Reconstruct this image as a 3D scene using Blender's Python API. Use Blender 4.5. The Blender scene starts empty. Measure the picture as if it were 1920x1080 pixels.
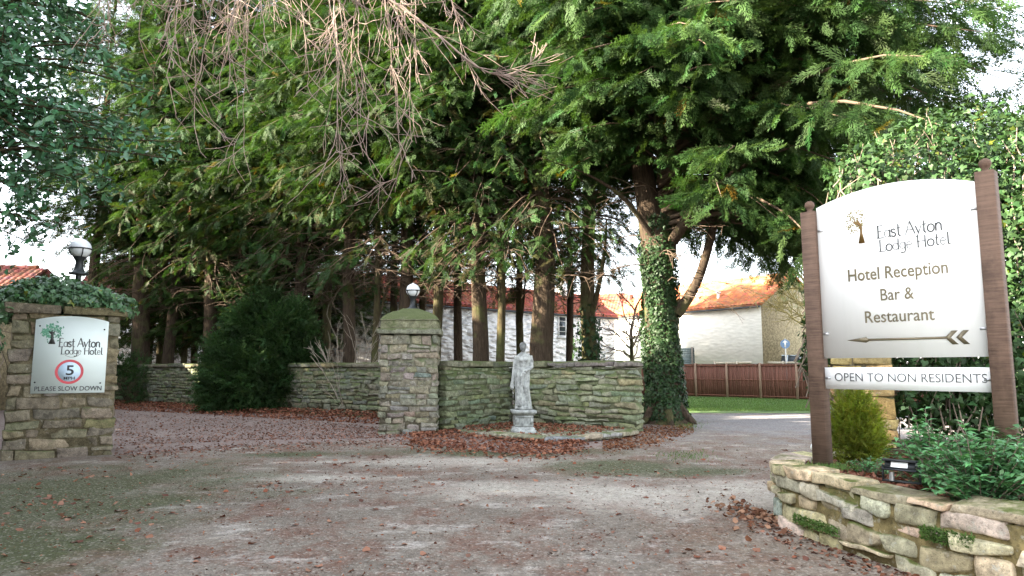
import bpy, math, random
import numpy as np
from mathutils import Vector, Matrix

# ------------------------------------------------------------------ camera, world, sun, exposure
SC = bpy.context.scene
COL = SC.collection
CAM_H = 1.6
PITCH = math.atan(150 / 1280)
cam_d = bpy.data.cameras.new('camera')
cam_d.sensor_width = 36.0
cam_d.lens = 24.0
cam_d.clip_start = 0.05
cam_d.clip_end = 3000
cam = bpy.data.objects.new('camera', cam_d)
cam.location = (0, 0, CAM_H)
cam.rotation_euler = (math.pi / 2 + PITCH, 0, 0)
COL.objects.link(cam)
SC.camera = cam

SUN_EL = math.radians(24)
SUN_AZ = math.radians(-105)          # sun stands behind the camera, to its left
world = bpy.data.worlds.new("World")
SC.world = world
world.use_nodes = True
_sky = world.node_tree.nodes.new('ShaderNodeTexSky')
_sky.sky_type = 'NISHITA'
_sky.sun_disc = False
_sky.sun_elevation = SUN_EL
_sky.sun_rotation = SUN_AZ
_hs = world.node_tree.nodes.new('ShaderNodeHueSaturation')      # thin white cloud takes the blue out of the sky
_hs.inputs['Saturation'].default_value = 0.35
world.node_tree.links.new(_sky.outputs[0], _hs.inputs['Color'])
world.node_tree.links.new(_hs.outputs[0], world.node_tree.nodes['Background'].inputs[0])
world.node_tree.nodes['Background'].inputs[1].default_value = 0.125
sun_d = bpy.data.lights.new('sun', 'SUN')
sun_d.energy = 5.0
sun_d.angle = math.radians(0.53)
sun_d.color = (1.0, 0.89, 0.72)
sun = bpy.data.objects.new('sun', sun_d)
_sv = Vector((math.sin(SUN_AZ) * math.cos(SUN_EL), math.cos(SUN_AZ) * math.cos(SUN_EL), math.sin(SUN_EL)))
sun.rotation_euler = _sv.to_track_quat('Z', 'Y').to_euler()
sun.location = (-30, -20, 30)
COL.objects.link(sun)
SC.view_settings.view_transform = 'Standard'
SC.view_settings.look = 'None'
SC.view_settings.gamma = 1.0
SC.view_settings.exposure = 3.25
SC.cycles.max_bounces = 6
SC.cycles.diffuse_bounces = 3
SC.cycles.transmission_bounces = 3
SC.cycles.transparent_max_bounces = 4
SC.cycles.use_denoising = True
SC.cycles.denoising_prefilter = 'NONE'
SC.cycles.sample_clamp_indirect = 3.0

# ------------------------------------------------------------------ helpers: placing
_cp, _sp = math.cos(PITCH), math.sin(PITCH)

def ray(px, py):
    a = (px - 960) / 1280
    b = (540 - py) / 1280
    return np.array([a, _cp - b * _sp, _sp + b * _cp])

def at(px, py, Y):
    r = ray(px, py)
    return np.array([0, 0, CAM_H]) + r * (Y / r[1])

def gr(px, py, z=0.0):
    r = ray(px, py)
    return np.array([0, 0, CAM_H]) + r * ((z - CAM_H) / r[2])

def on_plane(px, py, P, n):
    r = ray(px, py)
    o = np.array([0, 0, CAM_H])
    return o + r * (np.dot(np.array(P) - o, n) / np.dot(r, n))

def nrm(v):
    v = np.asarray(v, float)
    return v / np.maximum(np.linalg.norm(v, axis=-1, keepdims=True), 1e-9)

def vnoise(p, freq, seed=0, octaves=3):
    """smooth pseudo-noise, vector valued in about -1..1"""
    rng = np.random.RandomState(seed + 17)
    out = np.zeros(p.shape)
    amp = 1.0
    for o in range(octaves):
        for k in range(3):
            d = nrm(rng.randn(3)) * freq * (0.7 + 0.6 * rng.rand())
            out += amp * np.sin(p @ d + rng.rand() * 6.28)[:, None] * nrm(rng.randn(3))[None, :]
        freq *= 2.1
        amp *= 0.5
    return out * 0.55

# ------------------------------------------------------------------ helpers: meshes
class MB:
    def __init__(self):
        self.v, self.t, self.f, self.n = [], [], {}, 0

    def add(self, verts, faces, tint=(1, 1, 1)):
        """faces: array (m,k) or list of tuples"""
        verts = np.asarray(verts, float).reshape(-1, 3)
        t = np.asarray(tint, float)
        if t.ndim == 1:
            t = np.tile(t[:3], (len(verts), 1))
        self.v.append(verts)
        self.t.append(t)
        if isinstance(faces, np.ndarray):
            self.f.setdefault(faces.shape[1], []).append(faces + self.n)
        else:
            for f in faces:
                self.f.setdefault(len(f), []).append(np.array([f]) + self.n)
        self.n += len(verts)

    def build(self, name, m, parent=None, smooth=False, kind=None):
        me = bpy.data.meshes.new(name)
        V = np.concatenate(self.v)
        T = np.concatenate(self.t)
        loops, starts, tot = [], [], 0
        for k, l in self.f.items():
            a = np.concatenate(l)
            loops.append(a.ravel())
            starts.append(tot + np.arange(len(a)) * k)
            tot += a.size
        L = np.concatenate(loops)
        S = np.concatenate(starts)
        me.vertices.add(len(V))
        me.vertices.foreach_set('co', V.ravel())
        me.loops.add(len(L))
        me.loops.foreach_set('vertex_index', L.astype(np.int32))
        me.polygons.add(len(S))
        me.polygons.foreach_set('loop_start', S.astype(np.int32))
        me.update(calc_edges=True)
        me.validate()
        at_ = me.attributes.new('tint', 'FLOAT_COLOR', 'POINT')
        at_.data.foreach_set('color', np.concatenate([T, np.ones((len(T), 1))], 1).ravel().astype(np.float32))
        if smooth:
            me.polygons.foreach_set('use_smooth', np.ones(len(me.polygons), bool))
        me.materials.append(m)
        o = bpy.data.objects.new(name, me)
        COL.objects.link(o)
        if parent is not None:
            o.parent = parent
        if kind:
            o['kind'] = kind
        return o

    # shapes
    def box(self, c, s, rz=0.0, tint=(1, 1, 1)):
        x, y, z = [q / 2 for q in s]
        p = np.array([[-x, -y, -z], [x, -y, -z], [x, y, -z], [-x, y, -z], [-x, -y, z], [x, -y, z], [x, y, z], [-x, y, z]])
        cc, ss = math.cos(rz), math.sin(rz)
        p = p @ np.array([[cc, ss, 0], [-ss, cc, 0], [0, 0, 1]]) + np.array(c)
        self.add(p, np.array([[0, 3, 2, 1], [4, 5, 6, 7], [0, 1, 5, 4], [1, 2, 6, 5], [2, 3, 7, 6], [3, 0, 4, 7]]), tint)

    def obox(self, O, A, B, C, tint=(1, 1, 1)):
        """box from corner O along vectors A,B,C"""
        O, A, B, C = map(lambda q: np.asarray(q, float), (O, A, B, C))
        p = np.array([O, O + A, O + A + B, O + B, O + C, O + A + C, O + A + B + C, O + B + C])
        self.add(p, np.array([[0, 3, 2, 1], [4, 5, 6, 7], [0, 1, 5, 4], [1, 2, 6, 5], [2, 3, 7, 6], [3, 0, 4, 7]]), tint)

    def tube(self, path, rad, sides=6, tint=(1, 1, 1), cap=True, wob=0.0, seed=0):
        path = np.asarray(path, float)
        n = len(path)
        rad = np.broadcast_to(np.asarray(rad, float), (n,))
        tg = nrm(np.gradient(path, axis=0))
        ref = np.array([0.31, 0.93, 0.17]) if abs(tg[:, 2]).mean() > 0.6 else np.array([0.1, 0.15, 1.0])
        a = nrm(np.cross(tg, ref))
        b = np.cross(tg, a)
        th = np.arange(sides) / sides * 2 * np.pi
        r = rad[:, None] * np.ones((1, sides))
        if wob:
            rg = np.random.RandomState(seed)
            for k in (2, 3, 5):
                r = r * (1 + wob / k * 1.6 * np.sin(k * th[None] + rg.rand() * 6 + np.arange(n)[:, None] * 0.25 * rg.randn()))
        P = path[:, None] + r[..., None] * (np.cos(th)[None, :, None] * a[:, None] + np.sin(th)[None, :, None] * b[:, None])
        i = np.arange(n - 1)[:, None] * sides
        j = np.arange(sides)[None]
        j2 = (j + 1) % sides
        F = np.stack([i + j, i + j2, i + sides + j2, i + sides + j], -1).reshape(-1, 4)
        self.add(P.reshape(-1, 3), F, tint)
        if cap:
            self.add(P[-1], [tuple(range(sides))], tint)
            self.add(P[0][::-1], [tuple(range(sides))], tint)

    def lathe(self, prof, c=(0, 0, 0), sides=24, tint=(1, 1, 1), sq=False, rz=0.0):
        prof = np.asarray(prof, float)
        if sq:
            sides = 4
        th = np.arange(sides) / sides * 2 * np.pi + (math.pi / 4 if sq else 0) + rz
        k = math.sqrt(2) if sq else 1.0
        P = np.stack([prof[:, None, 0] * k * np.cos(th), prof[:, None, 0] * k * np.sin(th), np.repeat(prof[:, 1:2], sides, 1)], -1)
        n = len(prof)
        i = np.arange(n - 1)[:, None] * sides
        j = np.arange(sides)[None]
        j2 = (j + 1) % sides
        F = np.stack([i + j, i + j2, i + sides + j2, i + sides + j], -1).reshape(-1, 4)
        V = P.reshape(-1, 3) + np.array(c)
        self.add(V, F, tint)
        self.add(V[:sides][::-1], [tuple(range(sides))], tint)
        self.add(V[-sides:], [tuple(range(sides))], tint)

    def prism(self, poly, z0, z1, tint=(1, 1, 1)):
        poly = np.asarray(poly, float)
        n = len(poly)
        V = np.concatenate([np.c_[poly, np.full(n, z0)], np.c_[poly, np.full(n, z1)]])
        F = [tuple(range(n))[::-1], tuple(range(n, 2 * n))] + [(i, (i + 1) % n, n + (i + 1) % n, n + i) for i in range(n)]
        self.add(V, F, tint)

    def ellipsoid(self, c, r, nu=16, nv=10, tint=(1, 1, 1)):
        u = np.arange(nu) / nu * 2 * np.pi
        v = (np.arange(1, nv)) / nv * np.pi
        P = np.stack([np.sin(v)[:, None] * np.cos(u), np.sin(v)[:, None] * np.sin(u), np.repeat(np.cos(v)[:, None], nu, 1)], -1).reshape(-1, 3)
        P = np.concatenate([P, [[0, 0, 1], [0, 0, -1]]])
        F = []
        i = np.arange(nv - 2)[:, None] * nu
        j = np.arange(nu)[None]
        j2 = (j + 1) % nu
        Q = np.stack([i + j, i + nu + j, i + nu + j2, i + j2], -1).reshape(-1, 4)
        V = P * np.asarray(r) + np.asarray(c)
        k = self.n
        self.add(V, Q, tint)
        top = np.array([[nu * (nv - 1), q, (q + 1) % nu] for q in range(nu)])
        bot = np.array([[nu * (nv - 1) + 1, (nv - 2) * nu + (q + 1) % nu, (nv - 2) * nu + q] for q in range(nu)])
        self.f.setdefault(3, []).append(np.concatenate([top, bot]) + k)

    def inst(self, tv, tf, P, D, N, scale, tints):
        """stamp template (x along D, z along N) at points P"""
        P = np.asarray(P, float)
        D = nrm(D)
        S = nrm(np.cross(N, D))
        N = np.cross(D, S)
        sc = np.broadcast_to(np.asarray(scale, float).reshape(len(P), -1), (len(P), 3)) if np.ndim(scale) else np.full((len(P), 3), scale)
        V = P[:, None] + (tv[None, :, 0:1] * sc[:, None, 0:1]) * D[:, None] + (tv[None, :, 1:2] * sc[:, None, 1:2]) * S[:, None] + (tv[None, :, 2:3] * sc[:, None, 2:3]) * N[:, None]
        n = len(tv)
        F = (tf[None] + (np.arange(len(P)) * n)[:, None, None]).reshape(-1, tf.shape[1])
        T = np.repeat(np.asarray(tints, float), n, 0)
        self.add(V.reshape(-1, 3), F, T)

def tag(o, label, cat, group=None):
    o['label'] = label
    o['category'] = cat
    if group:
        o['group'] = group
    return o

def thing(name, label, cat, loc=(0, 0, 0), rz=0.0, group=None):
    o = bpy.data.objects.new(name, None)
    o.location = tuple(float(q) for q in loc)
    o.rotation_euler = (0, 0, rz)
    o.empty_display_size = 0.2
    COL.objects.link(o)
    return tag(o, label, cat, group)

def dup(root, label, loc, rz=0.0, scale=None):
    r = root.copy()
    COL.objects.link(r)
    r.location = tuple(float(q) for q in loc)
    r.rotation_euler = (0, 0, rz)
    if scale is not None:
        r.scale = (scale,) * 3 if np.ndim(scale) == 0 else scale
    r['label'] = label
    for ch in list(root.children):
        c = ch.copy()
        COL.objects.link(c)
        c.parent = r
        for g in ch.children:
            d = g.copy()
            COL.objects.link(d)
            d.parent = c
    return r

# ------------------------------------------------------------------ helpers: materials
class NT:
    def __init__(self, name):
        self.m = bpy.data.materials.new(name)
        self.m.use_nodes = True
        self.t = self.m.node_tree
        self.b = self.t.nodes['Principled BSDF']
        self.out = self.t.nodes['Material Output']
        self._pos = None

    def nd(self, typ, **kw):
        n = self.t.nodes.new(typ)
        for k, v in kw.items():
            setattr(n, k, v)
        return n

    def ln(self, a, b):
        self.t.links.new(a, b)

    def pos(self):
        if self._pos is None:
            self._pos = self.nd('ShaderNodeNewGeometry').outputs['Position']
        return self._pos

    def obj(self):
        return self.nd('ShaderNodeTexCoord').outputs['Object']

    def val(self, sock, v):
        if hasattr(v, 'is_linked') or hasattr(v, 'links'):
            self.ln(v, sock)
        else:
            sock.default_value = v if not isinstance(v, tuple) or len(v) != 3 or sock.type == 'VECTOR' else (*v, 1)

    def noise(self, scale, detail=4, rough=0.6, vec=None, stretch=None, dist=0.0):
        v = vec if vec is not None else self.pos()
        if stretch:
            mp = self.nd('ShaderNodeMapping')
            mp.inputs['Scale'].default_value = stretch
            self.ln(v, mp.inputs['Vector'])
            v = mp.outputs[0]
        n = self.nd('ShaderNodeTexNoise')
        n.inputs['Scale'].default_value = scale
        n.inputs['Detail'].default_value = detail
        n.inputs['Roughness'].default_value = rough
        n.inputs['Distortion'].default_value = dist
        self.ln(v, n.inputs['Vector'])
        return n.outputs['Fac']

    def vor(self, scale, vec=None, feature='F1', out='Distance', stretch=None):
        v = vec if vec is not None else self.pos()
        if stretch:
            mp = self.nd('ShaderNodeMapping')
            mp.inputs['Scale'].default_value = stretch
            self.ln(v, mp.inputs['Vector'])
            v = mp.outputs[0]
        n = self.nd('ShaderNodeTexVoronoi')
        n.feature = feature
        n.inputs['Scale'].default_value = scale
        self.ln(v, n.inputs['Vector'])
        return n.outputs[out]

    def ramp(self, f, a, b, ca=0.0, cb=1.0):
        n = self.nd('ShaderNodeMapRange')
        n.inputs['From Min'].default_value = a
        n.inputs['From Max'].default_value = b
        n.inputs['To Min'].default_value = ca
        n.inputs['To Max'].default_value = cb
        self.ln(f, n.inputs['Value'])
        return n.outputs[0]

    def mix(self, f, a, b, mode='MIX'):
        n = self.nd('ShaderNodeMix')
        n.data_type = 'RGBA'
        n.blend_type = mode
        self.val(n.inputs[0], f)
        self.val(n.inputs[6], a)
        self.val(n.inputs[7], b)
        return n.outputs[2]

    def math(self, op, a, b=0.0):
        n = self.nd('ShaderNodeMath')
        n.operation = op
        self.val(n.inputs[0], a)
        self.val(n.inputs[1], b)
        return n.outputs[0]

    def attr(self, name='tint'):
        n = self.nd('ShaderNodeAttribute')
        n.attribute_name = name
        return n.outputs['Color']

    def upness(self):
        s = self.nd('ShaderNodeSeparateXYZ')
        self.ln(self.nd('ShaderNodeNewGeometry').outputs['Normal'], s.inputs[0])
        return s.outputs['Z']

    def bump(self, h, strength=0.3, dist=0.02):
        n = self.nd('ShaderNodeBump')
        n.inputs['Strength'].default_value = strength
        n.inputs['Distance'].default_value = dist
        self.ln(h, n.inputs['Height'])
        self.ln(n.outputs[0], self.b.inputs['Normal'])

    def set(self, color=None, rough=None, metal=None, spec=None):
        for k, v in (('Base Color', color), ('Roughness', rough), ('Metallic', metal), ('Specular IOR Level', spec)):
            if v is not None:
                self.val(self.b.inputs[k], v)
        return self

    def blob(self, cx, cy, rx, ry, warp):
        """1 inside an ellipse on the ground, fading out, with a ragged edge"""
        s = self.nd('ShaderNodeSeparateXYZ')
        self.ln(self.pos(), s.inputs[0])
        x = self.math('DIVIDE', self.math('SUBTRACT', s.outputs[0], cx), rx)
        y = self.math('DIVIDE', self.math('SUBTRACT', s.outputs[1], cy), ry)
        d = self.math('SQRT', self.math('ADD', self.math('MULTIPLY', x, x), self.math('MULTIPLY', y, y)))
        d = self.math('ADD', d, warp)
        return self.ramp(d, 1.25, 0.45)

def plain(name, color, rough=0.6, metal=0.0, var=0.15, scale=8.0, bump=0.0, spec=0.4):
    m = NT(name)
    n = m.noise(scale, 5)
    c = m.mix(n, tuple(q * (1 - var * 1.6) for q in color), tuple(min(1, q * (1 + var)) for q in color))
    m.set(c, rough, metal, spec)
    if bump:
        m.bump(m.noise(scale * 6, 4), bump, 0.01)
    return m.m

def leaf_mat(name, color, rough=0.5, trans=0.3, spec=0.35, tcol=None):
    m = NT(name)
    n = m.noise(1.1, 3)
    c = m.mix(1.0, m.mix(n, tuple(q * 0.7 for q in color), tuple(q * 1.3 for q in color)), m.attr(), 'MULTIPLY')
    m.set(c, rough, 0.0, spec)
    tr = m.nd('ShaderNodeBsdfTranslucent')
    k = tcol or (1.25, 1.3, 0.6)
    m.ln(m.mix(1.0, c, k, 'MULTIPLY'), tr.inputs['Color'])
    mx = m.nd('ShaderNodeMixShader')
    mx.inputs[0].default_value = trans
    m.ln(m.b.outputs[0], mx.inputs[1])
    m.ln(tr.outputs[0], mx.inputs[2])
    m.ln(mx.outputs[0], m.out.inputs['Surface'])
    return m.m

def stone_mat(name, base, moss=0.4, mosscol=(0.085, 0.11, 0.03), lichen=0.4, mossup=0.5, yellow=0.0, grain=1.0):
    m = NT(name)
    p = m.pos()
    n1 = m.noise(9, 6, 0.65)
    n2 = m.noise(2.2, 4, 0.6)
    c = m.mix(m.ramp(n1, 0.34, 0.66), tuple(q * 0.5 for q in base), tuple(q * 1.3 for q in base))
    c = m.mix(m.ramp(m.noise(42, 4, 0.75), 0.46, 0.34, 0, .7 * grain), c, tuple(q * 0.3 for q in base))
    c = m.mix(1.0, c, m.attr(), 'MULTIPLY')
    if lichen:
        l = m.ramp(m.noise(14, 5, 0.7), 0.62 - 0.08 * lichen, 0.70)
        c = m.mix(m.math('MULTIPLY', l, 0.75 * min(1, lichen * 2)), c, (0.46, 0.45, 0.38))
    if yellow:
        l = m.ramp(m.noise(7, 5, 0.7), 0.62, 0.7)
        c = m.mix(m.math('MULTIPLY', l, yellow), c, (0.42, 0.31, 0.08))
    up = m.math('MULTIPLY', m.upness(), mossup)
    g = m.math('ADD', m.math('ADD', n2, up), m.math('MULTIPLY', m.noise(25, 4), 0.25))
    g = m.ramp(g, 0.95 - 0.5 * moss, 1.15 - 0.5 * moss)
    c = m.mix(g, c, m.mix(m.noise(40, 3), tuple(q * 0.6 for q in mosscol), tuple(q * 1.5 for q in mosscol)))
    m.set(c, 0.9, 0.0, 0.2)
    h = m.math('ADD', m.noise(18, 8, 0.7), m.math('MULTIPLY', m.noise(70, 4, 0.7), 0.4))
    m.bump(h, 0.75 * grain, 0.03)
    return m.m

def bark_mat(name, c0, c1, moss=0.2):
    m = NT(name)
    n = m.noise(6, 6, 0.7, stretch=(3.0, 3.0, 0.45), dist=0.6)
    c = m.mix(m.ramp(n, 0.3, 0.7), c0, c1)
    g = m.ramp(m.noise(1.6, 5, 0.65), 0.62 - 0.25 * moss, 0.8 - 0.2 * moss)
    c = m.mix(m.math('MULTIPLY', g, 0.8), c, (0.09, 0.10, 0.035))
    m.set(c, 0.95, 0.0, 0.15)
    m.bump(n, 0.9, 0.06)
    return m.m

# ------------------------------------------------------------------ materials
def asphalt():
    m = NT('worn_asphalt')
    w = m.math('MULTIPLY', m.math('SUBTRACT', m.noise(0.9, 5, 0.65), 0.5), 2.4)
    n = m.noise(0.55, 6, 0.65)
    c = m.mix(m.ramp(n, 0.32, 0.68), (0.135, 0.111, 0.089), (0.235, 0.204, 0.170))
    c = m.mix(m.math('MULTIPLY', m.ramp(m.noise(1.5, 8, 0.75, stretch=(1, 0.7, 1)), 0.47, 0.58), 0.75), c, (0.14, 0.072, 0.05))   # leaf mould
    c = m.mix(m.math('MULTIPLY', m.ramp(m.noise(1.9, 8, 0.75, stretch=(0.7, 1, 1)), 0.54, 0.64), 0.75), c, (0.42, 0.39, 0.355))   # pale worn patches
    for b in ((2.4, 8.6, 2.4, 0.9), (0.6, 9.3, 1.9, 0.7), (3.4, 9.6, 1.3, 0.6), (-1.0, 12.0, 2.2, 0.6), (-3.2, 10.2, 1.3, 0.4)):
        c = m.mix(m.math('MULTIPLY', m.blob(*b, w), 0.55), c, (0.46, 0.43, 0.375))
    for b in ((1.7, 11.3, 1.3, 1.0), (-0.2, 13.4, 2.4, 0.8), (-5.9, 8.6, 2.6, 3.2), (-4.0, 12.9, 1.2, 0.5), (-4.6, 6.0, 1.3, 1.6), (2.9, 10.9, 0.8, 0.6)):
        c = m.mix(m.math('MULTIPLY', m.blob(*b, w), 0.9), c, (0.058, 0.068, 0.025))
    c = m.mix(m.math('MULTIPLY', m.blob(3.0, 5.8, 1.6, 2.0, w), 0.5), c, (0.17, 0.125, 0.085))
    # far lane: bluish tone of its shade put into the tarmac colour
    c = m.mix(m.math('MULTIPLY', m.blob(8.0, 21.0, 6.0, 5.5, w), 0.8), c, (0.20, 0.20, 0.215))
    k = m.noise(11, 6, 0.75)
    c = m.mix(0.42, c, m.mix(m.ramp(k, 0.32, 0.68), (0.12, 0.115, 0.11), (0.88, 0.86, 0.84)), 'OVERLAY')
    v = m.vor(48, out='Color')
    vs = m.nd('ShaderNodeSeparateColor')
    m.ln(v, vs.inputs[0])
    c = m.mix(m.math('MULTIPLY', m.ramp(vs.outputs[0], .80, .97), .45), c, (0.42, 0.38, 0.33))
    c = m.mix(m.math('MULTIPLY', m.ramp(vs.outputs[1], .80, .97), .5), c, (0.07, 0.055, 0.045))
    g = m.noise(240, 3, 0.8)
    c = m.mix(0.55, c, m.mix(m.ramp(g, 0.35, 0.65), (0.28, 0.27, 0.26), (0.78, 0.76, 0.73)), 'OVERLAY')
    m.set(c, m.ramp(n, 0.3, 0.7, 0.7, 0.95), 0.0, 0.3)
    m.bump(m.math('ADD', m.vor(48), m.math('MULTIPLY', m.noise(6, 6), 1.6)), 0.7, 0.02)
    return m.m

def gravel():
    m = NT('leafy_gravel')
    n = m.noise(0.5, 6, 0.65)
    c = m.mix(m.ramp(n, 0.3, 0.7), (0.19, 0.135, 0.115), (0.31, 0.25, 0.22))
    v = m.vor(26, out='Color')
    s = m.nd('ShaderNodeSeparateColor')
    m.ln(v, s.inputs[0])
    c = m.mix(m.math('MULTIPLY', s.outputs[0], 0.5), c, (0.34, 0.29, 0.26))
    c = m.mix(m.math('MULTIPLY', s.outputs[1], 0.4), c, (0.11, 0.06, 0.045))
    m.set(c, 0.95, 0, 0.2)
    m.bump(m.vor(26), 0.8, 0.03)
    return m.m

def grass_mat(name='mown_grass'):
    m = NT(name)
    n = m.noise(0.9, 5)
    c = m.mix(m.ramp(n, 0.3, 0.7), (0.085, 0.145, 0.042), (0.13, 0.20, 0.065))
    c = m.mix(1.0, c, m.attr(), 'MULTIPLY')
    m.set(c, 0.9, 0, 0.2)
    m.bump(m.noise(60, 4), 0.6, 0.02)
    return m.m

def soil():
    m = NT('bed_soil')
    c = m.mix(m.noise(7, 6), (0.035, 0.022, 0.014), (0.10, 0.065, 0.04))
    m.set(c, 1.0, 0, 0.1)
    m.bump(m.noise(22, 6), 0.9, 0.04)
    return m.m

def whitewash(name, col, strength):
    m = NT(name)
    v = m.vor(3.4, feature='SMOOTH_F1', stretch=(0.75, 0.75, 2.1))
    n = m.noise(3.2, 6, 0.6, stretch=(0.8, 0.8, 1.6))
    c = m.mix(m.ramp(n, 0.3, 0.7), tuple(q * 0.86 for q in col), col)
    m.set(c, 0.85, 0, 0.2)
    m.bump(m.math('ADD', m.math('MULTIPLY', v, -1.0), m.math('MULTIPLY', n, 0.5)), strength, 0.3)
    return m.m

def tile_mat(name, base):
    m = NT(name)
    n = m.noise(1.6, 5, 0.65)
    c = m.mix(m.ramp(n, 0.3, 0.7), tuple(q * 0.65 for q in base), tuple(q * 1.2 for q in base))
    v = m.vor(4.2, out='Color')
    c = m.mix(0.25, c, v, 'OVERLAY')
    c = m.mix(1.0, c, m.attr(), 'MULTIPLY')
    m.set(c, 0.85, 0, 0.25)
    return m.m

def wood_mat(name, c0, c1, saw=False, obj=False):
    m = NT(name)
    vec = m.pos()
    n = m.noise(5, 6, 0.65, vec=vec, stretch=(6, 6, 0.5) if not saw else (1.2, 1.2, .5))
    c = m.mix(m.ramp(n, 0.3, 0.7), c0, c1)
    h = n
    if saw:   # rough saw marks run across the post
        s = m.noise(11, 3, 0.6, vec=vec, stretch=(0.35, 0.35, 5.5))
        c = m.mix(m.math('MULTIPLY', m.ramp(s, 0.35, 0.65), 0.55), c, tuple(q * 1.45 for q in c1))
        b = m.noise(2.3, 5, 0.7, vec=vec)
        c = m.mix(m.math('MULTIPLY', m.ramp(b, 0.5, 0.68), 0.6), c, tuple(q * 0.5 for q in c0))
        h = m.math('ADD', s, m.math('MULTIPLY', n, 0.3))
    c = m.mix(1.0, c, m.attr(), 'MULTIPLY')
    m.set(c, 0.8, 0, 0.25)
    m.bump(h, 0.5, 0.01)
    return m.m

M = {}
M['asphalt'] = asphalt()
M['gravel'] = gravel()
M['grass'] = grass_mat()
M['soil'] = soil()
M['stone_grey'] = stone_mat('wall_stone_mossy', (0.235, 0.24, 0.165), moss=0.56, lichen=0.3, mossup=0.3, mosscol=(0.10, 0.125, 0.052))
M['stone_pier'] = stone_mat('gate_pier_stone', (0.27, 0.25, 0.20), moss=0.5, lichen=0.5, mossup=0.25, mosscol=(0.11, 0.13, 0.062))
M['stone_warm'] = stone_mat('gate_pier_stone_warm', (0.20, 0.17, 0.115), moss=0.42, lichen=0.3, mossup=0.3, yellow=0.12, mosscol=(0.085, 0.095, 0.04))
M['stone_bed'] = stone_mat('bed_wall_stone', (0.56, 0.48, 0.33), moss=0.27, lichen=0.6, mossup=0.3, mosscol=(0.10, 0.115, 0.03), yellow=0.25)
M['coping'] = stone_mat('mossy_coping', (0.19, 0.18, 0.13), moss=0.62, lichen=0.2, mossup=0.45, mosscol=(0.085, 0.10, 0.042))
M['slab'] = stone_mat('terrace_slab', (0.33, 0.31, 0.24), moss=0.45, lichen=0.3, mossup=0.2)
M['statue'] = stone_mat('cast_stone', (0.36, 0.37, 0.35), moss=0.05, lichen=0.15, mossup=0.1, grain=0.25)
M['bark'] = bark_mat('conifer_bark', (0.024, 0.017, 0.012), (0.085, 0.060, 0.040), 0.35)
M['bark_green'] = bark_mat('conifer_bark_algae', (0.028, 0.022, 0.012), (0.09, 0.072, 0.038), 0.6)
M['twig_dark'] = plain('dead_twigs', (0.10, 0.068, 0.045), 0.95)
M['twig_pale'] = plain('beech_twigs', (0.26, 0.19, 0.155), 0.8, var=0.4, scale=2)
M['twig_yellow'] = plain('yellow_twigs', (0.34, 0.27, 0.10), 0.85, var=0.3, scale=2)
M['cypress'] = leaf_mat('cypress_foliage', (0.030, 0.062, 0.0165), 0.6, 0.28, .15)
M['cypress_b'] = leaf_mat('cypress_foliage_olive', (0.029, 0.057, 0.0135), 0.6, 0.28, .15)
M['yew'] = leaf_mat('yew_foliage', (0.042, 0.088, 0.026), 0.6, 0.2, .2)
M['gold'] = leaf_mat('golden_foliage', (0.22, 0.26, 0.03), 0.55, 0.3)
M['holly'] = leaf_mat('holly_leaf', (0.06, 0.15, 0.075), 0.3, 0.15, 0.5)
M['ivy'] = leaf_mat('ivy_leaf', (0.065, 0.135, 0.06), 0.36, 0.15, 0.5)
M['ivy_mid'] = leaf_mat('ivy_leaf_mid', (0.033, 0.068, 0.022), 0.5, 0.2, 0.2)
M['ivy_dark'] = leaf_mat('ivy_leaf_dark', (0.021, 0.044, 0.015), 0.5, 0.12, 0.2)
M['shrub'] = leaf_mat('shrub_leaf', (0.07, 0.17, 0.065), 0.45, 0.2, 0.4)
M['dead'] = leaf_mat('dead_leaf', (0.225, 0.118, 0.082), 0.8, 0.15, 0.2, (1.1, 0.9, 0.7))
M['blade'] = leaf_mat('grass_blade', (0.10, 0.17, 0.045), 0.6, 0.3, 0.3)
M['white_wall'] = whitewash('whitewashed_stone', (0.82, 0.81, 0.79), 1.0)
M['render_wall'] = whitewash('white_render', (0.83, 0.80, 0.72), 0.12)
M['rubble'] = stone_mat('house_rubble', (0.32, 0.26, 0.16), moss=0.1, lichen=0.2)
M['tile'] = tile_mat('clay_pantile', (0.32, 0.10, 0.065))
M['tile_o'] = tile_mat('orange_pantile', (0.44, 0.165, 0.075))
M['tile_d'] = tile_mat('old_red_tile', (0.20, 0.075, 0.06))
M['paint_white'] = plain('white_paint', (0.80, 0.80, 0.78), 0.45, var=0.05)
M['glass'] = plain('window_glass', (0.06, 0.07, 0.08), 0.08, var=0.3, spec=0.6)
M['fence'] = wood_mat('brown_fence', (0.13, 0.055, 0.038), (0.23, 0.105, 0.075))
M['fence_post'] = wood_mat('fence_post', (0.20, 0.125, 0.085), (0.36, 0.25, 0.18))
M['fence_grey'] = wood_mat('grey_fence', (0.13, 0.12, 0.10), (0.24, 0.22, 0.19))
M['fence_blue'] = wood_mat('blue_fence', (0.14, 0.18, 0.18), (0.24, 0.29, 0.29))
M['shed'] = wood_mat('shed_boards', (0.20, 0.115, 0.06), (0.33, 0.20, 0.11))
M['rail'] = wood_mat('pale_rail', (0.48, 0.42, 0.32), (0.66, 0.60, 0.48))
M['post'] = wood_mat('sign_post', (0.06, 0.036, 0.025), (0.115, 0.072, 0.05), saw=True)
M['board'] = plain('sign_white', (0.86, 0.855, 0.83), 0.35, var=0.02, scale=3)
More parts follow.
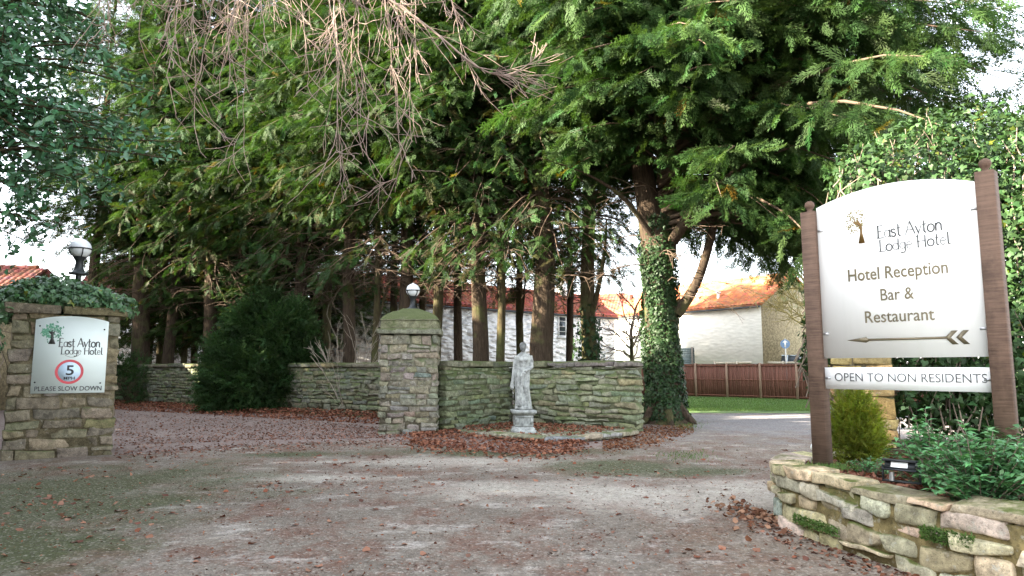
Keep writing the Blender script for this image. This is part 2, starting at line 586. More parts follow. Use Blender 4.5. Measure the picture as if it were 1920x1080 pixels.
def board_mat():
    m = NT('weathered_sign_white')
    st = m.noise(2.2, 6, .7, stretch=(2.5, 2.5, .35))
    c = m.mix(m.math('MULTIPLY', m.ramp(st, .5, .8), .16), (0.86, 0.855, 0.83), (0.62, 0.63, 0.56))
    c = m.mix(m.math('MULTIPLY', m.ramp(m.noise(30, 5, .7), .62, .75), .25), c, (0.70, 0.70, 0.64))
    m.set(c, m.ramp(st, .3, .7, .28, .45), 0, .5)
    return m.m
M['board'] = board_mat()
M['board_pale'] = plain('sign_pale', (0.70, 0.77, 0.74), 0.4, var=0.03, scale=3)
M['gold_letter'] = plain('gold_letter', (0.17, 0.14, 0.085), 0.35, metal=0.3, var=0.45, scale=3)
M['grey_letter'] = plain('grey_letter', (0.09, 0.09, 0.088), 0.4, metal=0.1, var=0.4, scale=4)
M['black_letter'] = plain('black_letter', (0.025, 0.027, 0.03), 0.5, var=0.1)
M['green_leaf_print'] = plain('green_print', (0.09, 0.27, 0.17), 0.5, var=0.3, scale=40)
M['gold_leaf_print'] = plain('gold_print', (0.21, 0.17, 0.045), 0.4, metal=0.2, var=0.3, scale=40)
M['trunk_print'] = plain('trunk_print', (0.05, 0.05, 0.045), 0.5)
M['trunk_gold'] = plain('trunk_gold', (0.15, 0.085, 0.022), 0.4, metal=0.2)
M['red_print'] = plain('red_print', (0.52, 0.06, 0.075), 0.45, var=0.05)
M['blue_print'] = plain('blue_print', (0.55, 0.68, 0.80), 0.4, var=0.03)
M['iron'] = plain('dark_iron', (0.03, 0.034, 0.036), 0.5, metal=0.3)
M['globe'] = plain('opal_globe', (0.70, 0.73, 0.75), 0.2, var=0.04, scale=3, spec=0.5)
M['black_case'] = plain('black_case', (0.018, 0.02, 0.022), 0.4, var=0.2)
M['led'] = plain('led_panel', (0.82, 0.82, 0.80), 0.3, var=0.02)
M['steel'] = plain('steel', (0.5, 0.5, 0.5), 0.35, metal=0.8)
M['car_paint'] = plain('silver_car_paint', (0.42, 0.47, 0.50), 0.25, metal=0.6, var=0.03)
M['rubber'] = plain('rubber', (0.02, 0.02, 0.02), 0.8)
M['sign_blue'] = plain('blue_sign', (0.16, 0.26, 0.42), 0.4)

# ------------------------------------------------------------------ templates
def frond(seed, pairs=9, wide=0.40, bw=1.0):
    """flat feathery spray, about 1 long, of narrow scale-leaf blades"""
    rg = np.random.RandomState(seed)
    v, f = [], []
    def blade(p, d, L, w, z):
        d = nrm(d)
        s = np.array([-d[1], d[0], 0])
        p = np.array(p, float)
        q = p + d * L
        q[2] += z
        m = p + d * L * 0.45
        m[2] += z * 0.3
        k = len(v)
        v.extend([p, m + s * w * bw, q, m - s * w * bw])
        f.append((k, k + 1, k + 2, k + 3))
    blade((0, 0, 0), np.array([1, 0, 0.0]), 1.0, 0.018, -0.12)
    for i in range(pairs):
        t = 0.06 + 0.84 * i / (pairs - 1)
        for s in (-1, 1):
            L = wide * (1 - 0.66 * t) * rg.uniform(0.6, 1.25)
            a = rg.uniform(0.45, 0.85)
            d = np.array([math.cos(a), s * math.sin(a), 0])
            base = np.array([t, 0, -0.10 * t * t])
            z = rg.uniform(-.14, .05)
            blade(base, d, L, 0.017 * rg.uniform(.8, 1.25), z)
            for fr, da, ll in ((.3, -.55, .6), (.38, .45, .5), (.62, -.5, .42)):
                a2 = a + da + rg.uniform(-.1, .1)
                b2 = base + d * L * fr
                b2[2] += z * fr
                blade(b2, np.array([math.cos(a2), s * math.sin(a2), 0]), L * ll * rg.uniform(.8, 1.2), 0.015, rg.uniform(-.08, .06))
    return np.array(v), np.array(f)

FRONDS = [frond(3), frond(11), frond(23)]
FRONDS_LO = [frond(5, 5, .36, 1.5), frond(9, 5, .36, 1.5)]

def leaf_t(kind):
    if kind == 'oval':
        v = [(0, 0, 0), (.3, .2, .05), (.7, .2, .04), (1, 0, -.08), (.7, -.2, .04), (.3, -.2, .05), (.5, 0, -.02)]
        f = [(0, 6, 1), (1, 6, 2), (2, 6, 3), (3, 6, 4), (4, 6, 5), (5, 6, 0)]
    elif kind == 'ivy':
        v = [(0, 0, 0), (-.12, .3, .02), (.2, .46, -.04), (.42, .22, .04), (1, 0, -.1), (.42, -.22, .04), (.2, -.46, -.04), (-.12, -.3, .02), (.35, 0, .07)]
        f = [(0, 8, 1), (1, 8, 2), (2, 8, 3), (3, 8, 4), (4, 8, 5), (5, 8, 6), (6, 8, 7), (7, 8, 0)]
    elif kind == 'lance':
        v = [(0, 0, 0), (.4, .19, .05), (1, 0, -.14), (.4, -.19, .05), (.5, 0, 0)]
        f = [(0, 4, 1), (1, 4, 2), (2, 4, 3), (3, 4, 0)]
    else:       # dead curled leaf
        v = [(-.5, 0, .06), (-.15, .3, .0), (.3, .26, .16), (.55, 0, .03), (.25, -.3, .0), (-.2, -.24, .14), (0, 0, .03)]
        f = [(0, 6, 1), (1, 6, 2), (2, 6, 3), (3, 6, 4), (4, 6, 5), (5, 6, 0)]
    return np.array(v, float), np.array(f)

LEAF = {k: leaf_t(k) for k in ('oval', 'ivy', 'lance', 'dead')}

def scatter_leaves(mb, kind, P, N, size, rg, tilt=0.6, droop=0.3, tintv=0.35, warm=0.0):
    P = np.asarray(P, float)
    n = len(P)
    N = nrm(nrm(N) + rg.randn(n, 3) * tilt)
    D = rg.randn(n, 3)
    D[:, 2] -= droop * 2
    D = nrm(D - (D * N).sum(1, keepdims=True) * N)
    sc = rg.uniform(size[0], size[1], n)
    b = rg.uniform(1 - tintv, 1 + tintv, (n, 1))
    t = np.repeat(b, 3, 1) * (1 + rg.randn(n, 3) * 0.06)
    if warm:
        w = rg.rand(n) < warm
        t[w] = t[w] * np.array([2.2, 1.35, 0.5])
    mb.inst(*LEAF[kind], P, D, N, sc, np.clip(t, 0.05, 3))

# rounded block template for rubble stones
def cube_t(xs, ys, zs):
    pts, faces = {}, []
    def vid(p):
        return pts.setdefault(tuple(np.round(p, 5)), len(pts))
    for ax, (a, b) in ((0, (ys, zs)), (1, (xs, zs)), (2, (xs, ys))):
        for s in (-1, 1):
            for i in range(len(a) - 1):
                for j in range(len(b) - 1):
                    q = []
                    for (u, w) in ((a[i], b[j]), (a[i + 1], b[j]), (a[i + 1], b[j + 1]), (a[i], b[j + 1])):
                        p = [0, 0, 0]
                        o = [k for k in (0, 1, 2) if k != ax]
                        p[ax] = s
                        p[o[0]] = u
                        p[o[1]] = w
                        q.append(vid(p))
                    if (s > 0) == (ax == 1):
                        q = q[::-1]
                    faces.append(q)
    return np.array(list(pts.keys())), np.array(faces)

FINE = cube_t([-1, -.93, -.7, -.35, 0, .35, .7, .93, 1], [-1, -.85, 0, .85, 1], [-1, -.84, -.4, 0, .4, .84, 1])
COARSE = cube_t([-1, -.88, -.3, .3, .88, 1], [-1, -.9, .9, 1], [-1, -.8, 0, .8, 1])

class Path:
    def __init__(self, pts, step=0.1, smooth=0):
        pts = np.asarray(pts, float)
        for _ in range(smooth):
            q = [pts[0]]
            for a, b in zip(pts[:-1], pts[1:]):
                q += [a * .75 + b * .25, a * .25 + b * .75]
            q.append(pts[-1])
            pts = np.array(q)
        s = np.r_[0, np.cumsum(np.linalg.norm(np.diff(pts, axis=0), axis=1))]
        self.L = s[-1]
        n = max(2, int(self.L / step) + 1)
        self.s = np.linspace(0, self.L, n)
        self.x = np.interp(self.s, s, pts[:, 0])
        self.y = np.interp(self.s, s, pts[:, 1])
        tx, ty = np.gradient(self.x, self.s), np.gradient(self.y, self.s)
        l = np.hypot(tx, ty)
        self.nx, self.ny = -ty / l, tx / l

    def put(self, P):
        """P columns: along, across (left of travel +), up"""
        s = np.clip(P[:, 0], 0, self.L)
        e = P[:, 0] - s
        nx, ny = np.interp(s, self.s, self.nx), np.interp(s, self.s, self.ny)
        x = np.interp(s, self.s, self.x) + nx * P[:, 1] + ny * e
        y = np.interp(s, self.s, self.y) + ny * P[:, 1] - nx * e
        return np.c_[x, y, P[:, 2]]

def stone(mb, path, s0, s1, y0, y1, z0, z1, rg, tmpl, rough=0.015, skew=0.02, tint=(1, 1, 1), r=0.03):
    V, F = tmpl
    h = np.array([(s1 - s0) / 2, (y1 - y0) / 2, (z1 - z0) / 2])
    c = np.array([(s1 + s0) / 2, (y1 + y0) / 2, (z1 + z0) / 2])
    r = min(r, 0.42 * h.min())
    p = V * h
    q = np.clip(p, -(h - r), h - r)
    d = p - q
    p = q + r * d / np.maximum(np.linalg.norm(d, axis=1, keepdims=True), 1e-6)
    cor = rg.randn(2, 2, 2, 3) * skew * np.array([1, .5, .7])
    w = (V + 1) / 2
    off = 0
    for i in (0, 1):
        for j in (0, 1):
            for k in (0, 1):
                wt = (w[:, 0] if i else 1 - w[:, 0]) * (w[:, 1] if j else 1 - w[:, 1]) * (w[:, 2] if k else 1 - w[:, 2])
                off = off + wt[:, None] * cor[i, j, k]
    sd = rg.randint(1 << 20)
    p = p + off + vnoise(p + c, 9, sd % 9999, 3) * rough
    b = rg.uniform(.78, 1.18)
    t = np.array(tint) * b * (1 + rg.randn(3) * np.array([.06, .03, .09]))
    mb.add(path.put(p + c), F, t)

def rubble(mb, path, z0, z1, thick, seed, course=(0.12, 0.2), length=(0.25, 0.55), gap=0.012, tmpl=COARSE, rough=0.015, skew=0.018, core=(0.35, 0.34, 0.27), proud=0.015, r=0.03, y_off=0.0, tint=(1, 1, 1), start=0.0):
    rg = np.random.RandomState(seed)
    z = z0
    while z < z1 - 0.03:
        h = rg.uniform(*course)
        if z1 - (z + h) < course[0] * 0.6:
            h = z1 - z
        s = start
        first = True
        while s < path.L - 0.02:
            l = rg.uniform(*length) * (rg.uniform(.5, 1) if first else 1)
            first = False
            if path.L - (s + l) < length[0] * 0.6:
                l = path.L - s
            p = rg.uniform(-proud, proud)
            if l > 0.32 and h > 0.15 and rg.rand() < 0.22:      # two thin stones in one course
                m = h * rg.uniform(.4, .6)
                stone(mb, path, s + gap, s + l - gap, -thick / 2 - p + y_off, thick / 2 + p + y_off, z + gap * .6, z + m - gap * .6, rg, tmpl, rough, skew, tint, r)
                stone(mb, path, s + gap, s + l - gap, -thick / 2 + p + y_off, thick / 2 - p + y_off, z + m + gap * .6, z + h - gap * .6, rg, tmpl, rough, skew, tint, r)
            else:
                stone(mb, path, s + gap, s + l - gap, -thick / 2 - p + y_off, thick / 2 + p + y_off, z + gap * .6, z + h - gap * .6, rg, tmpl, rough, skew, tint, r)
            s += l
        z += h
    # mortar and hearting inside
    n = max(2, int(path.L / 0.4) + 1)
    ss = np.linspace(start + 0.03, path.L - 0.03, n)
    i = 0.028
    ring = []
    for y, zz in ((-thick / 2 + i, z0), (thick / 2 - i, z0), (thick / 2 - i, z1 - 0.03), (-thick / 2 + i, z1 - 0.03)):
        ring.append(path.put(np.c_[ss, np.full(n, y + y_off), np.full(n, zz)]))
    V = np.stack(ring, 1).reshape(-1, 3)
    F = []
    for a in range(n - 1):
        for b in range(4):
            F.append((a * 4 + b, a * 4 + (b + 1) % 4, a * 4 + 4 + (b + 1) % 4, a * 4 + 4 + b))
    F += [(0, 3, 2, 1), ((n - 1) * 4, (n - 1) * 4 + 1, (n - 1) * 4 + 2, (n - 1) * 4 + 3)]
    mb.add(V, F, core)

def coping_run(mb, path, z0, z1, thick, seed, length=(0.6, 1.2), start=0.0, end=None, rough=0.012):
    rg = np.random.RandomState(seed)
    s = start
    end = path.L if end is None else end
    while s < end - 0.02:
        l = rg.uniform(*length)
        if end - (s + l) < length[0] * .6:
            l = end - s
        stone(mb, path, s + .006, s + l - .006, -thick / 2, thick / 2, z0 + rg.uniform(0, .01), z1 + rg.uniform(-.015, .015), rg, COARSE, rough, .012, (1, 1, 1), .04)
        s += l

# ------------------------------------------------------------------ SETTING: ground, drive, lawn, terrace
def sheet(name, poly, z, m, seed=0, ragged=0.0, step=0.35):
    pts = []
    rg = np.random.RandomState(seed)
    poly = [np.asarray(p[:2], float) for p in poly]
    for a, b in zip(poly, poly[1:] + poly[:1]):
        n = max(1, int(np.linalg.norm(b - a) / step)) if ragged else 1
        for k in range(n):
            pts.append(a + (b - a) * k / n + rg.randn(2) * ragged)
    mb = MB()
    mb.add(np.c_[np.array(pts), np.full(len(pts), z)], [tuple(range(len(pts)))])
    return mb.build(name, m, kind='structure')

mb = MB()
mb.add([(-700, -500, 0), (700, -500, 0), (700, 900, 0), (-700, 900, 0)], [(0, 1, 2, 3)])
mb.build('ground', M['gravel'], kind='structure')
_d = [(-14, -6), (-14, 12.2)] + [gr(*p) for p in ((120, 856), (215, 853), (330, 846), (450, 838), (560, 831), (680, 826), (760, 829), (860, 842), (960, 850), (1060, 848), (1150, 832), (1225, 812), (1292, 796), (1290, 782), (1262, 770))] + [(5.6, 24.4), (26, 24.4), (26, 12), (7, 11), (3.6, 8.4), (2.9, 7.5), (2.75, 6.9), (3.0, 5.9), (3.6, 4.6), (5, 3), (9, -6)]
sheet('driveway', _d, 0.004, M['asphalt'], 4, 0.05)
sheet('lawn', [(5.0, 24.6), (40, 24.6), (40, 35), (10, 40.5), (5, 40.5)], 0.008, M['grass'], 7, 0.06, 0.8)

# raised ground beyond the fence
mb = MB()
mb.prism([(4.0, 43.5), (10.4, 39.6), (15.0, 35.4), (45, 22), (160, 60), (160, 300), (-160, 300), (-160, 60), (-26, 39.0), (-20, 41), (-6, 45)], -0.5, 0.85)
mb.build('terrace_ground', M['grass'], kind='structure')

# ------------------------------------------------------------------ buildings
def facade(A, B):
    A, B = np.array(A, float), np.array(B, float)
    u = (B - A) / np.linalg.norm(B - A)
    return A, u, np.array([-u[1], u[0]]), np.linalg.norm(B - A)     # origin, along, backwards, length

def pantile(mb, O, U, V, W, lu, lv, pitch=0.26, gauge=0.32):
    """tiled slope: O corner, U along eaves, V up the slope, W outward normal"""
    nu = max(4, int(lu / pitch)) * 4
    nv = max(2, int(lv / gauge))
    us = np.linspace(0, lu, nu + 1)
    rows = []
    for k in range(nv):
        for (t, e) in ((k / nv, 0.035), ((k + 1) / nv - 1e-3, 0.0)):
            w = 0.03 * np.sin(us / pitch * 2 * np.pi) + 0.04 + e
            rows.append(O + us[:, None] * U + (t * lv) * V + w[:, None] * W)
    P = np.array(rows)
    n = nu + 1
    i = np.arange(len(rows) - 1)[:, None] * n
    j = np.arange(nu)[None]
    F = np.stack([i + j, i + j + 1, i + n + j + 1, i + n + j], -1).reshape(-1, 4)
    mb.add(P.reshape(-1, 3), F)
    mb.obox(O - W * 0.08, U * lu, V * lv, W * 0.09)

def house(name, label, A, B, depth, zb, ze, zr, wall, roof, over=0.2, endmat=None):
    A, u, w, L = facade(A, B)
    root = thing(name, label, 'house', (A[0], A[1], zb))
    base = np.array([A[0], A[1], zb])
    u3, w3, z3 = np.r_[u, 0], np.r_[w, 0], np.array([0, 0, 1.0])
    he, hr = ze - zb, zr - zb
    mb = MB()
    prof = [(0, 0), (0, he), (depth / 2, hr), (depth, he), (depth, 0)]
    V = [u3 * s + w3 * a + z3 * b for s in (0, L) for a, b in prof]
    mb.add(V, [(0, 1, 2, 3, 4), (9, 8, 7, 6, 5)] + [(i, 5 + i, 5 + (i + 1) % 5, (i + 1) % 5) for i in range(5)])
    wl = mb.build('wall', wall, root)
    if endmat is not None:      # gable of another stone, a skin proud of the wall
        mb = MB()
        V = [u3 * s + w3 * a + z3 * b for s in (L + 0.003, L + 0.06) for a, b in prof]
        mb.add(V, [(0, 1, 2, 3, 4), (9, 8, 7, 6, 5)] + [(i, 5 + i, 5 + (i + 1) % 5, (i + 1) % 5) for i in range(5)])
        mb.build('gable', endmat, root)
    mb = MB()
    sl = math.hypot(depth / 2, hr - he)
    vf = nrm(w3 * depth / 2 + z3 * (hr - he))
    nf = nrm(np.cross(u3, vf))
    o = over
    pantile(mb, u3 * -0.15 - vf * o + nf * 0.085 + z3 * he, u3, vf, nf, L + 0.3, sl + o)
    vb = nrm(-w3 * depth / 2 + z3 * (hr - he))
    nb = nrm(np.cross(-u3, vb))
    pantile(mb, u3 * (L + 0.15) + w3 * depth - vb * o + nb * 0.085 + z3 * he, -u3, vb, nb, L + 0.3, sl + o)
    # ridge tiles
    for k in range(int(L / 0.45)):
        mb.tube([u3 * (k * 0.45 - .1) + w3 * depth / 2 + z3 * (hr + 0.12), u3 * (k * 0.45 + .33) + w3 * depth / 2 + z3 * (hr + 0.135)], 0.13, 8)
    rf = mb.build('roof', roof, root)
    g = MB()
    g.tube([u3 * -.1 - vf * (o + .05) + z3 * (he - .02), u3 * (L + .1) - vf * (o + .05) + z3 * (he - .02)], 0.055, 8)
    g.build('gutter', M['iron'], root)
    def window(x, z, ww, hh, bars=(2, 3)):
        fr = MB()
        t = 0.07
        O = u3 * (x - ww / 2) - w3 * 0.05 + z3 * (z - zb)
        fr.obox(O, u3 * t, w3 * .08, z3 * hh)
        fr.obox(O + u3 * (ww - t), u3 * t, w3 * .08, z3 * hh)
        fr.obox(O + u3 * t, u3 * (ww - 2 * t), w3 * .08, z3 * t)
        fr.obox(O + u3 * t + z3 * (hh - t), u3 * (ww - 2 * t), w3 * .08, z3 * t)
        for i in range(1, bars[0]):
            fr.obox(O + u3 * (ww * i / bars[0] - .04) + z3 * t, u3 * .08, w3 * .078, z3 * (hh - 2 * t))
        for i in range(1, bars[1]):
            fr.obox(O + u3 * t + w3 * .006 + z3 * (hh * i / bars[1] - .015), u3 * (ww - 2 * t), w3 * .07, z3 * .03)
        f = fr.build('window', M['paint_white'], root)
        s = MB()
        s.obox(O - u3 * .06 - w3 * .08 - z3 * .09, u3 * (ww + .12), w3 * .15, z3 * .08)
        s.build('sill', M['paint_white'], f)
        p = MB()
        p.obox(O + u3 * t + w3 * .03 + z3 * t, u3 * (ww - 2 * t), w3 * .017, z3 * (hh - 2 * t))
        p.build('pane', M['glass'], f)
    def uat(px, py):
        """distance along the facade and height of a photo pixel"""
        P = on_plane(px, py, np.array([A[0], A[1], 0]), w3)
        return float(np.dot(P[:2] - A, u)), float(P[2])
    return dict(root=root, roof=rf, u=u3, w=w3, z=z3, L=L, vf=vf, nf=nf, he=he, window=window, uat=uat, base=base)

# shaded white cottage behind the conifers
H1 = house('cottage', 'whitewashed stone cottage with red tiled roof behind the conifer trunks', (-7.2, 30.5), (6.3, 42.0), 4.4, 0.0, 4.75, 6.0, M['white_wall'], M['tile'])
_u0, _z0 = H1['uat'](1046, 631)
_u1, _z1 = H1['uat'](1074, 594)
H1['window']((_u0 + _u1) / 2, _z0, _u1 - _u0, _z1 - _z0, (2, 4))
mb = MB()
_cc = H1['u'] * (H1['L'] - 2.6) + H1['w'] * 2.0
mb.obox(_cc + H1['z'] * 5.5, H1['u'] * 0.5, H1['w'] * 0.5, H1['z'] * 1.1)
mb.tube([_cc + H1['u'] * .25 + H1['w'] * .25 + H1['z'] * 6.6, _cc + H1['u'] * .25 + H1['w'] * .25 + H1['z'] * 6.95], [.14, .12], 10)
mb.build('chimney', M['render_wall'], H1['roof'])

# sunlit house beyond the fence
H2 = house('house', 'sunlit cream house with orange pantile roof beyond the brown fence', (7.05, 47.3), (13.9, 38.0), 6.4, 0.85, 5.15, 7.0, M['render_wall'], M['tile_o'], endmat=M['rubble'])
for px, py, k in ((1308, 566, 1), (1347, 563, 1), (1293, 567, 0), (1315, 547, 0)):
    o3 = np.array([H2['base'][0], H2['base'][1], H2['base'][2] + H2['he']])
    P = on_plane(px, py, o3, H2['nf']) - H2['base']
    mb = MB()
    if k:
        mb.tube([P, P + H2['z'] * .42], 0.085, 10)
        mb.lathe([(0.09, 0), (.16, .04), (.16, .10), (.05, .16)], P + H2['z'] * .4, 12)
        mb.obox(P - H2['u'] * .22 - H2['vf'] * .2 + H2['nf'] * .07, H2['u'] * .44, H2['vf'] * .4, H2['nf'] * .03)
    else:
        mb.obox(P - H2['u'] * .14 - H2['vf'] * .12 + H2['nf'] * .06, H2['u'] * .28, H2['vf'] * .24, H2['nf'] * .12)
    mb.build('roof_vent', M['paint_white'], H2['root'])
mb = MB()
_cc = H2['u'] * (H2['L'] - .55) + H2['w'] * 2.9
mb.obox(_cc + H2['z'] * 5.7, H2['u'] * 0.55, H2['w'] * 0.7, H2['z'] * 1.0)
mb.build('chimney', M['rubble'], H2['roof'])
# low rear block that carries the pale roof on behind the big trunk
H3 = house('house', 'white house with faded red roof seen between the cottage and the ivy trunk', (4.6, 55.5), (9.0, 54.0), 6.0, 0.85, 5.6, 7.6, M['render_wall'], M['tile'])
# house whose red roof shows above the ivy on the gate pier
H4 = house('house', 'house with weathered red roof showing above the ivy on the gate pier', (-32, 24.0), (-19.3, 24.6), 7.0, 0.0, 3.4, 5.6, M['rubble'], M['tile_d'])
# pale house glimpsed between the far trunks
H5 = house('house', 'pale house with sash window glimpsed between the farthest dark trunks', (-25, 38.2), (-16.2, 39.4), 7.0, 0.0, 5.2, 7.8, M['white_wall'], M['tile_d'])
_u0, _z0 = H5['uat'](224, 645)
_u1, _z1 = H5['uat'](241, 613)
H5['window']((_u0 + _u1) / 2, _z0, _u1 - _u0, _z1 - _z0, (2, 4))

# ------------------------------------------------------------------ fences, shed, car beyond
def run_fence(name, label, cat, pts, z0, hgt, pm, qm, style='boards', post_w=0.11):
    """panels between the points, a post at each point"""
    root = thing(name, label, cat, (pts[0][0], pts[0][1], z0))
    o = np.array([pts[0][0], pts[0][1], z0])
    for i, (a, b) in enumerate(zip(pts[:-1], pts[1:])):
        a3, b3 = np.r_[np.array(a), z0] - o, np.r_[np.array(b), z0] - o
        L = np.linalg.norm(b3 - a3)
        u = (b3 - a3) / L
        n = np.array([-u[1], u[0], 0])
        mb = MB()
        rg = np.random.RandomState(i + 5)
        if style == 'boards':
            k = int(L / 0.115)
            for j in range(k):
                w = (L - post_w) / k
                t = rg.uniform(.85, 1.12)
                q = a3 + u * (post_w / 2 + j * w)
                mb.obox(q - n * 0.012 * (1 + j % 2) + np.array([0, 0, 0.04]), u * (w * 0.97), n * 0.014, np.array([0, 0, hgt - .08 + rg.uniform(-.008, .008)]), (t, t * .98, t))
            for zz in (0.12, hgt * .52, hgt - .12):
                mb.obox(a3 + u * post_w / 2 - n * .05 + np.array([0, 0, zz]), u * (L - post_w), n * .025, np.array([0, 0, .05]), (1.15, 1.1, 1.05))
            mb.obox(a3 + u * post_w / 2 - n * .03 + np.array([0, 0, hgt - .038]), u * (L - post_w), n * .05, np.array([0, 0, .03]), (1.2, 1.2, 1.2))
        elif style == 'lap':
            k = int(hgt / 0.13)
            for j in range(k):
                t = rg.uniform(.85, 1.12)
                mb.obox(a3 + u * post_w / 2 - n * (.01 + .008 * (j % 2)) + np.array([0, 0, .03 + j * (hgt - .06) / k]), u * (L - post_w), n * .012, np.array([0, 0, (hgt - .06) / k * .96]), (t, t, t))
        else:
            for zz in (hgt - .12, hgt * .45):
                mb.obox(a3 - n * .02 + np.array([0, 0, zz]), u * L, n * .045, np.array([0, 0, .10]))
        mb.build('panel' if style != 'rail' else 'rail', pm, root)
    for a in pts:
        mb = MB()
        a3 = np.r_[np.array(a), z0] - o
        u = np.array(pts[-1]) - np.array(pts[0])
        rz = math.atan2(u[1], u[0])
        e = 0.03 if style == 'boards' else 0.02
        mb.box(a3 + np.array([0, 0, (hgt + e) / 2 - .1]), (post_w, post_w + .03, hgt + e + .2), rz)
        mb.build('post', qm, root)
    return root

fp = []
for px in (1150, 1200, 1250, 1302, 1360, 1422, 1490, 1564, 1642, 1726, 1820):
    # along the straight fence line
    a = (px - 960) / 1280 * 1.0
    P0, P1 = np.array([10.3, 38.4]), np.array([14.35, 34.7])
    dv = P1 - P0
    t = (a * P0[1] - P0[0]) / (dv[0] - a * dv[1])
    fp.append(P0 + dv * t)
run_fence('fence', 'brown close boarded fence with paler posts along the lawn', 'fence', fp, 0.0, 1.83, M['fence'], M['fence_post'])
g0, g1 = at(1236, 650, 42.5), at(1330, 650, 41.5)
g2 = at(1425, 650, 40.3)
lp = [g0[:2] + (g1[:2] - g0[:2]) * k for k in (0, .33, .66, 1)]
run_fence('fence', 'blue grey garden fence panel behind the brown fence', 'fence', lp, 0.85, 2.0, M['fence_blue'], M['fence_grey'], 'lap')
lp = [g1[:2] + np.array([.02, -.4]) + (g2[:2] - g1[:2]) * k for k in (0, .5, 1)]
run_fence('fence', 'grey weathered garden fence against the sunlit house wall', 'fence', lp, 0.85, 2.05, M['fence_grey'], M['fence_grey'], 'lap')
r0, r1 = at(1340, 678, 39.6), at(1560, 678, 36.6)
lp = [r0[:2] + (r1[:2] - r0[:2]) * k for k in (0, .2, .4, .6, .8, 1)]
run_fence('rail_fence', 'pale post and rail fence just above the brown fence', 'fence', lp, 0.85, 1.12, M['rail'], M['rail'], 'rail', 0.08)

P = at(1306, 660, 44.0)
sh = thing('shed', 'small brown garden shed behind the blue grey fence', 'shed', (P[0], P[1], .85), -.3)
mb = MB()
for k in range(16):
    t = 0.85 + .3 * ((k * 7) % 5) / 5
    mb.box((0, 0, .06 + k * .12), (2.2, 1.6, .117), 0, (t, t, t))
mb.build('wall', M['shed'], sh)
mb = MB()
for s in (-1, 1):
    mb.add([(-1.25, 0, 2.42), (1.25, 0, 2.42), (1.25, s * 1.0, 1.93), (-1.25, s * 1.0, 1.93), (-1.25, 0, 2.36), (1.25, 0, 2.36), (1.25, s * 1.0, 1.87), (-1.25, s * 1.0, 1.87)],
           [(0, 1, 2, 3), (7, 6, 5, 4), (0, 4, 5, 1), (2, 6, 7, 3), (1, 5, 6, 2), (0, 3, 7, 4)])
mb.add([(-1.08, -.78, 1.9), (-1.08, .78, 1.9), (-1.08, 0, 2.36), (1.08, -.78, 1.9), (1.08, .78, 1.9), (1.08, 0, 2.36)], [(0, 2, 1), (3, 4, 5)])
mb.build('roof', M['fence_grey'], sh)

def car():
    P = at(1486, 672, 39.2)
    root = thing('parked_car', 'silver car whose roof shows above the fence by the stone gable', 'car', (P[0], P[1], 0.85), -0.65)
    prof = [(-2.0, .35), (-2.05, .75), (-1.95, .95), (-1.2, 1.0), (1.0, .98), (1.85, .85), (2.05, .65), (2.0, .35)]
    mb = MB()
    W = [0.80, .84, .84]
    n = len(prof)
    V = [(x, s * (0.84 if z < .9 else .80), z) for s in (-1, 1) for x, z in prof]
    mb.add(V, [tuple(range(n)), tuple(range(2 * n - 1, n - 1, -1))] + [(i, n + i, n + (i + 1) % n, (i + 1) % n) for i in range(n)])
    # roof and pillars
    top = [(-1.55, .99, .78), (-1.15, 1.42, .62), (-.2, 1.50, .62), (.35, 1.46, .62), (1.05, .98, .78)]
    for (xa, za, wa), (xb, zb, wb) in zip(top[1:3], top[2:4]):
        mb.add([(xa, -wa, za), (xa, wa, za), (xb, wb, zb), (xb, -wb, zb), (xa, -wa, za - .06), (xa, wa, za - .06), (xb, wb, zb - .06), (xb, -wb, zb - .06)],
               [(0, 3, 2, 1), (4, 5, 6, 7), (0, 1, 5, 4), (1, 2, 6, 5), (2, 3, 7, 6), (3, 0, 4, 7)])
    for s in (-1, 1):
        for a, b in ((0, 1), (3, 4)):
            mb.tube([(top[a][0], s * top[a][2], top[a][1]), (top[b][0], s * top[b][2], top[b][1] - .02)], .045, 6)
        mb.tube([(-.1, s * .80, .98), (-.1, s * .62, 1.46)], .04, 6)
    b = mb.build('body', M['car_paint'], root)
    mb = MB()
    q = [(x, z - (.035 if 0 < i < 4 else 0), w - .02) for i, (x, z, w) in enumerate(top)]
    V = [(x, s * w, z) for s in (-1, 1) for x, z, w in q]
    mb.add(V, [(0, 1, 2, 3, 4), (9, 8, 7, 6, 5), (0, 5, 6, 1), (3, 8, 9, 4)])
    mb.build('windows', M['glass'], root)
    for x in (-1.28, 1.28):
        for s in (-1, 1):
            mb = MB()
            mb.tube([(x, s * .68, .31), (x, s * .87, .31)], .31, 20)
            w = mb.build('wheel', M['rubber'], root)
            mb = MB()
            mb.tube([(x, s * .86, .31), (x, s * .885, .31)], .19, 16)
            mb.build('rim', M['steel'], w)
    for s in (-1, 1):
        mb = MB()
        mb.ellipsoid((1.93, s * .6, .74), (.12, .18, .08))
        mb.build('headlight', M['led'], root)
car()

